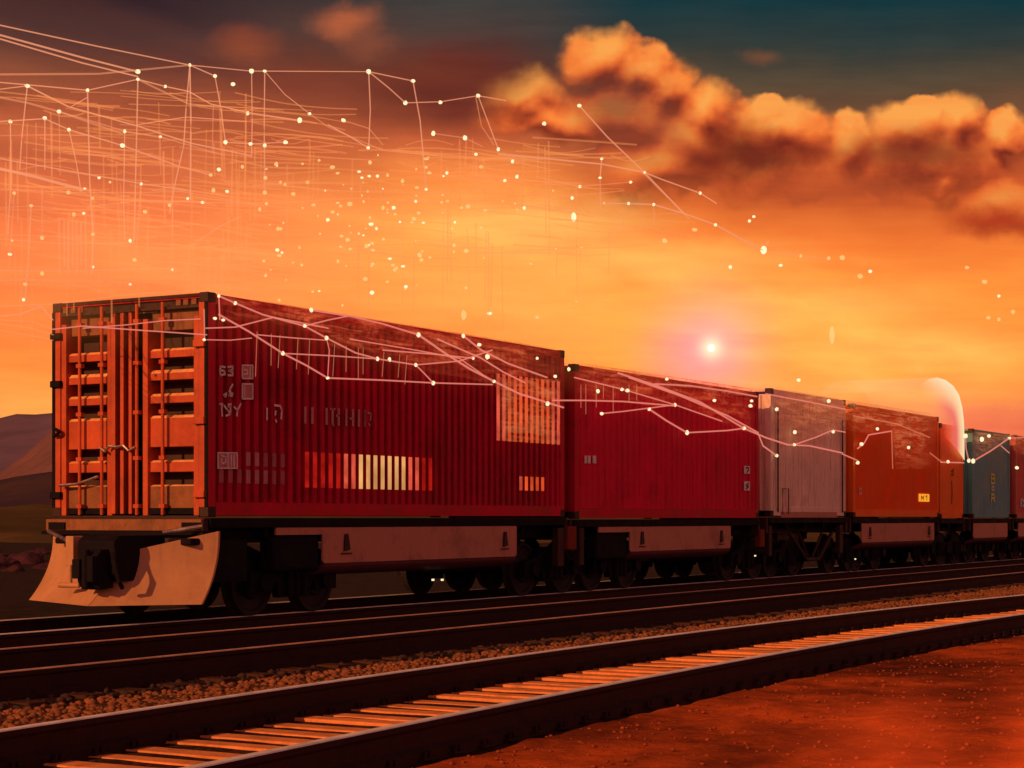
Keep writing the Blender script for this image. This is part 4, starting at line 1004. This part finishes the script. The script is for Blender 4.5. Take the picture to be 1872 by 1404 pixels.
def low_mist():
    c = Pw(*onp(1560, 1395, 3.4)); q = Pw(11.0, 3.0, .22)
    bm = bmesh.new(); bmesh.ops.create_icosphere(bm, subdivisions=4, radius=1.0)
    for v in bm.verts: v.co = Vector((v.co.x * 2.6, v.co.y * 1.5, v.co.z * .5))
    me = bpy.data.meshes.new('low_mist'); bm.to_mesh(me); bm.free()
    m = bpy.data.materials.new('low_mist_light'); m.use_nodes = True; k = NT(m.node_tree); k.n.remove(k.n['Principled BSDF'])
    co = k.new('ShaderNodeTexCoord').outputs['Object']; r = k.vmath('LENGTH', k.vmath('MULTIPLY', co, (1/2.6, 1/1.5, 1/.5)))
    n = k.noise(co, .9, 3, .5)
    e = k.new('ShaderNodeEmission'); e.inputs[0].default_value = (1, .07, .008, 1)
    k.l.new(k.math('MULTIPLY', k.math('MULTIPLY', k.maprange(r, 1., .1), k.maprange(n.outputs[0], .38, .66)), .36), e.inputs[1])
    k.l.new(e.outputs[0], k.n['Material Output'].inputs['Volume']); m.cycles.volume_step_rate = 2.0; me.materials.append(m)
    o = bpy.data.objects.new('low_mist', me); COL.objects.link(o); o.location = q; o.rotation_euler = (0, 0, ROT)
    tag(o, 'blurred red glow of mist low over the foreground earth', 'mist', kind='stuff')
low_mist()
# ------------------------------------------------------------------ sky
SUN_EL = math.radians(21); BETA = math.radians(9)
# direction towards the sun: back along the train, a little behind it
sd = Vector((-SN * math.cos(BETA) - CS * math.sin(BETA), -CS * math.cos(BETA) + SN * math.sin(BETA), 0)); sd = sd * math.cos(SUN_EL); sd.z = math.sin(SUN_EL)
world = bpy.data.worlds.new('World'); sc.world = world; world.use_nodes = True
t = NT(world.node_tree); bg = t.n['Background']
D = t.new('ShaderNodeTexCoord').outputs['Generated']
dn = t.vmath('NORMALIZE', D)
sp = sepxyz(t, dn)
yy = t.math('MAXIMUM', sp.outputs[1], .12)
X = t.math('ADD', t.math('MULTIPLY', t.math('DIVIDE', sp.outputs[0], yy), 34.0), 9.36)
Yc = t.math('SUBTRACT', 9.47, t.math('MULTIPLY', t.math('DIVIDE', sp.outputs[2], yy), 34.0))
def gr(stops): return [(min(1, max(0, y / 10)), lin(*c)) for y, c in stops]
P2 = t.comb(X, Yc)
wob = t.noise(P2, .28, 4, .55)
yw = t.math('ADD', Yc, t.math('MULTIPLY', t.math('SUBTRACT', wob.outputs[0], .5), 1.1))
ys = t.math('DIVIDE', yw, 10.0)
left = t.ramp(ys, gr([(0, (4, 14, 32)), (.6, (26, 24, 38)), (1.2, (74, 34, 36)), (2, (134, 54, 38)), (3, (176, 76, 48)), (4, (224, 104, 58)), (5, (246, 128, 66)), (6, (255, 128, 58)), (6.8, (255, 146, 62)), (7.7, (255, 176, 84)), (9.5, (235, 140, 80))]))
mid = t.ramp(ys, gr([(0, (64, 60, 56)), (.6, (78, 58, 52)), (1.2, (92, 46, 38)), (2, (122, 46, 32)), (2.6, (190, 84, 46)), (3.2, (242, 132, 60)), (4, (255, 148, 64)), (4.6, (255, 152, 66)), (5.5, (255, 152, 66)), (6.2, (255, 138, 56)), (7, (248, 122, 58)), (9.5, (220, 90, 60))]))
right = t.ramp(ys, gr([(0, (16, 52, 58)), (.8, (48, 56, 52)), (1.5, (88, 70, 50)), (2.3, (120, 74, 48)), (3, (182, 78, 36)), (3.6, (204, 88, 34)), (4.3, (242, 118, 44)), (5, (255, 142, 54)), (6, (255, 150, 58)), (6.7, (255, 154, 60)), (7.2, (253, 150, 70)), (7.8, (240, 112, 72)), (9.5, (180, 70, 70))]))
sky = t.mix(t.maprange(X, 2.5, 8.5), left, mid)
sky = t.mix(t.maprange(X, 8.6, 12.2), sky, right)
# --- cloud field as a node group: union of soft blobs, edges broken by noise
grp = bpy.data.node_groups.new('cloud_field', 'ShaderNodeTree')
grp.interface.new_socket('P', in_out='INPUT', socket_type='NodeSocketVector'); grp.interface.new_socket('d', in_out='OUTPUT', socket_type='NodeSocketFloat')
g = NT(grp); gi = g.new('NodeGroupInput'); go = g.new('NodeGroupOutput')
na = g.noise(gi.outputs[0], .9, 3, .5); nb = g.noise(gi.outputs[0], 2.6, 8, .62)
pp = g.vmath('ADD', gi.outputs[0], g.vmath('ADD', g.vmath('SCALE', g.vmath('SUBTRACT', na.outputs['Color'], (.5, .5, .5)), scale=.9), g.vmath('SCALE', g.vmath('SUBTRACT', nb.outputs['Color'], (.5, .5, .5)), scale=.22)))
blobs = [(11.0,1.05,.75,.55),(11.7,1.3,.75,.5),(12.2,1.6,.5,.5),(9.7,1.75,.9,.45),(10.1,2.15,1.3,.45),(12.9,2.05,.6,.6),(12.5,2.6,1.0,.7),(14.2,2.35,1.05,.48),(15.6,2.5,.55,.5),(16.6,2.3,.75,.55),(17.45,2.2,.55,.55),(18.35,2.45,.42,.4),(16.8,2.85,1.8,.75),(14,3.0,1.7,.75),(18.2,3.7,1.0,.45),(17.2,3.25,.5,.35),(12.0,3.0,1.4,.6),(11.4,2.0,1.1,.6)]
acc = None
for (cx, cy, rx, ry) in blobs:
    v = g.vmath('MULTIPLY', g.vmath('SUBTRACT', pp, (cx, cy, 0)), (1 / rx, 1 / ry, 0)); d = g.math('SUBTRACT', 1.25, g.vmath('LENGTH', v))
    acc = d if acc is None else g.math('SMOOTH_MAX', acc, d, .25)
g.l.new(acc, go.inputs[0])
def field(v):
    n = t.n.new('ShaderNodeGroup'); n.node_tree = grp; t.put(n.inputs[0], v); return n.outputs[0]
d0 = field(P2); d1 = field(t.vmath('ADD', P2, (-.12, -.38, 0)))
shade = t.math('SUBTRACT', d0, d1)
soft = t.noise(P2, 1.1, 3, .5)
crisp = t.math('ADD', t.maprange(soft.outputs[0], .35, .65, .16, .7), t.maprange(X, 11.2, 9.6, 0, .5))
alpha = t.maprange(t.math('DIVIDE', d0, crisp), 0, 1)
lowfade = t.maprange(Yc, 4.7, 2.7, 0, 1)
alpha = t.math('MULTIPLY', alpha, lowfade)
bill = t.noise(P2, 1.5, 7, .58, .3)
sh2 = t.math('ADD', shade, t.math('MULTIPLY', t.math('SUBTRACT', bill.outputs[0], .5), .38))
ccol = t.ramp(t.maprange(sh2, -.45, .75, 0, 1, False), [(0, lin(126, 40, 18)), (.25, lin(184, 72, 30)), (.45, lin(230, 104, 42)), (.7, lin(253, 136, 56)), (1, lin(255, 162, 74))])
sky = t.mix(t.math('MULTIPLY', alpha, .95), sky, ccol)
# soft darker bellies, lighter wisps and warm glows: (x, y, rx, ry, colour, amount)
for (cx, cy, rx, ry, c, am) in [(13.8,2.80,1.45,.52,(104,28,14),.95),(16.7,2.75,1.7,.5,(118,38,20),.85),(11.3,1.9,1.0,.55,(112,58,42),.75),(12.3,2.3,.5,.4,(140,70,44),.5),(15.2,3.4,1.8,.5,(196,84,38),.6),(18.2,4.05,1.1,.28,(165,48,18),.9),(8.2,1.55,1.7,.85,(96,32,24),.8),(5.8,1.5,1.5,.5,(104,38,30),.5),(11.4,2.7,1.2,.5,(150,66,42),.5),
                                (6.35,.32,.6,.36,(190,96,56),.75),(6.8,.75,.5,.35,(140,70,46),.5),(4.5,.85,.7,.42,(140,62,38),.65),(13.85,1.0,.35,.2,(140,80,48),.45),(9.8,4.0,2.6,.55,(255,186,94),.75),(12.2,4.7,2.6,.5,(255,184,90),.6),(14.6,5.6,2.6,.5,(255,182,86),.55),(17.2,6.5,2.4,.5,(255,184,88),.6),(12.6,6.4,1.1,.8,(255,128,104),.6),
                                (18.2,7.7,1.5,.3,(226,96,84),.4),(8.5,5.2,2.2,.6,(255,160,74),.4),(3.2,4.8,3.0,.5,(250,126,64),.4)]:
    nz = t.vmath('SCALE', t.vmath('SUBTRACT', wob.outputs['Color'], (.5, .5, .5)), scale=.9)
    nz2 = t.vmath('SCALE', t.vmath('SUBTRACT', bill.outputs['Color'], (.5, .5, .5)), scale=.5)
    v = t.vmath('MULTIPLY', t.vmath('SUBTRACT', t.vmath('ADD', P2, t.vmath('ADD', nz, nz2)), (cx, cy, 0)), (1 / rx, 1 / ry, 0))
    a = t.math('MULTIPLY', t.maprange(t.vmath('LENGTH', v), 1.35, .1), am)
    sky = t.mix(a, sky, lin(*c))
# faint horizontal streaks and grain in the glowing air
stz = t.noise(t.vmath('MULTIPLY', P2, (.35, 2.6, 1)), 1.2, 5, .6)
sky = t.mix(.30, sky, t.mix(t.maprange(stz.outputs[0], .3, .7), (.35, .35, .35, 1), (.68, .66, .62, 1)), 'OVERLAY')
# the half of the sky behind the photographer: dusk, rose at the horizon
el = sp.outputs[2]
back = t.ramp(t.maprange(el, -.05, .9, 0, 1, False), [(0, (.56, .18, .15, 1)), (.15, (.74, .23, .19, 1)), (.5, (.44, .15, .14, 1)), (1, (.05, .04, .06, 1))])
sky = t.mix(t.maprange(sp.outputs[1], .45, .15), sky, back)
nish = t.new('ShaderNodeTexSky'); nish.sky_type = 'NISHITA'; nish.sun_disc = False; nish.sun_elevation = SUN_EL; nish.sun_rotation = math.atan2(sd.x, sd.y)
tot = t.mix(1.0, sky, t.vmath('SCALE', nish.outputs[0], scale=.001), 'ADD')
t.l.new(tot, bg.inputs[0]); bg.inputs[1].default_value = 1.0
world.cycles.sampling_method = 'MANUAL'; world.cycles.sample_map_resolution = 512

sun = bpy.data.lights.new('sun', 'SUN'); sun.energy = 3.2; sun.angle = math.radians(.6); sun.color = (1.0, .44, .15)
so = bpy.data.objects.new('sun', sun); COL.objects.link(so); so.rotation_euler = sd.to_track_quat('Z', 'Y').to_euler(); so.location = (0, 0, 40)

# ------------------------------------------------------------------ camera
cam = bpy.data.cameras.new('camera'); co_ = bpy.data.objects.new('camera', cam); COL.objects.link(co_)
co_.location = (0, 0, ZE); co_.rotation_euler = (math.pi / 2, 0, 0)
cam.sensor_width = 36; cam.lens = 36 * F / 1872; cam.shift_y = (HY - 702) / 1872; cam.clip_start = .1; cam.clip_end = 30000
sc.camera = co_
sc.view_settings.view_transform = 'Standard'; sc.view_settings.look = 'None'; sc.view_settings.exposure = 0; sc.view_settings.gamma = 1
sc.cycles.use_denoising = True
sc.cycles.max_bounces = 6; sc.cycles.transparent_max_bounces = 24; sc.cycles.volume_bounces = 0
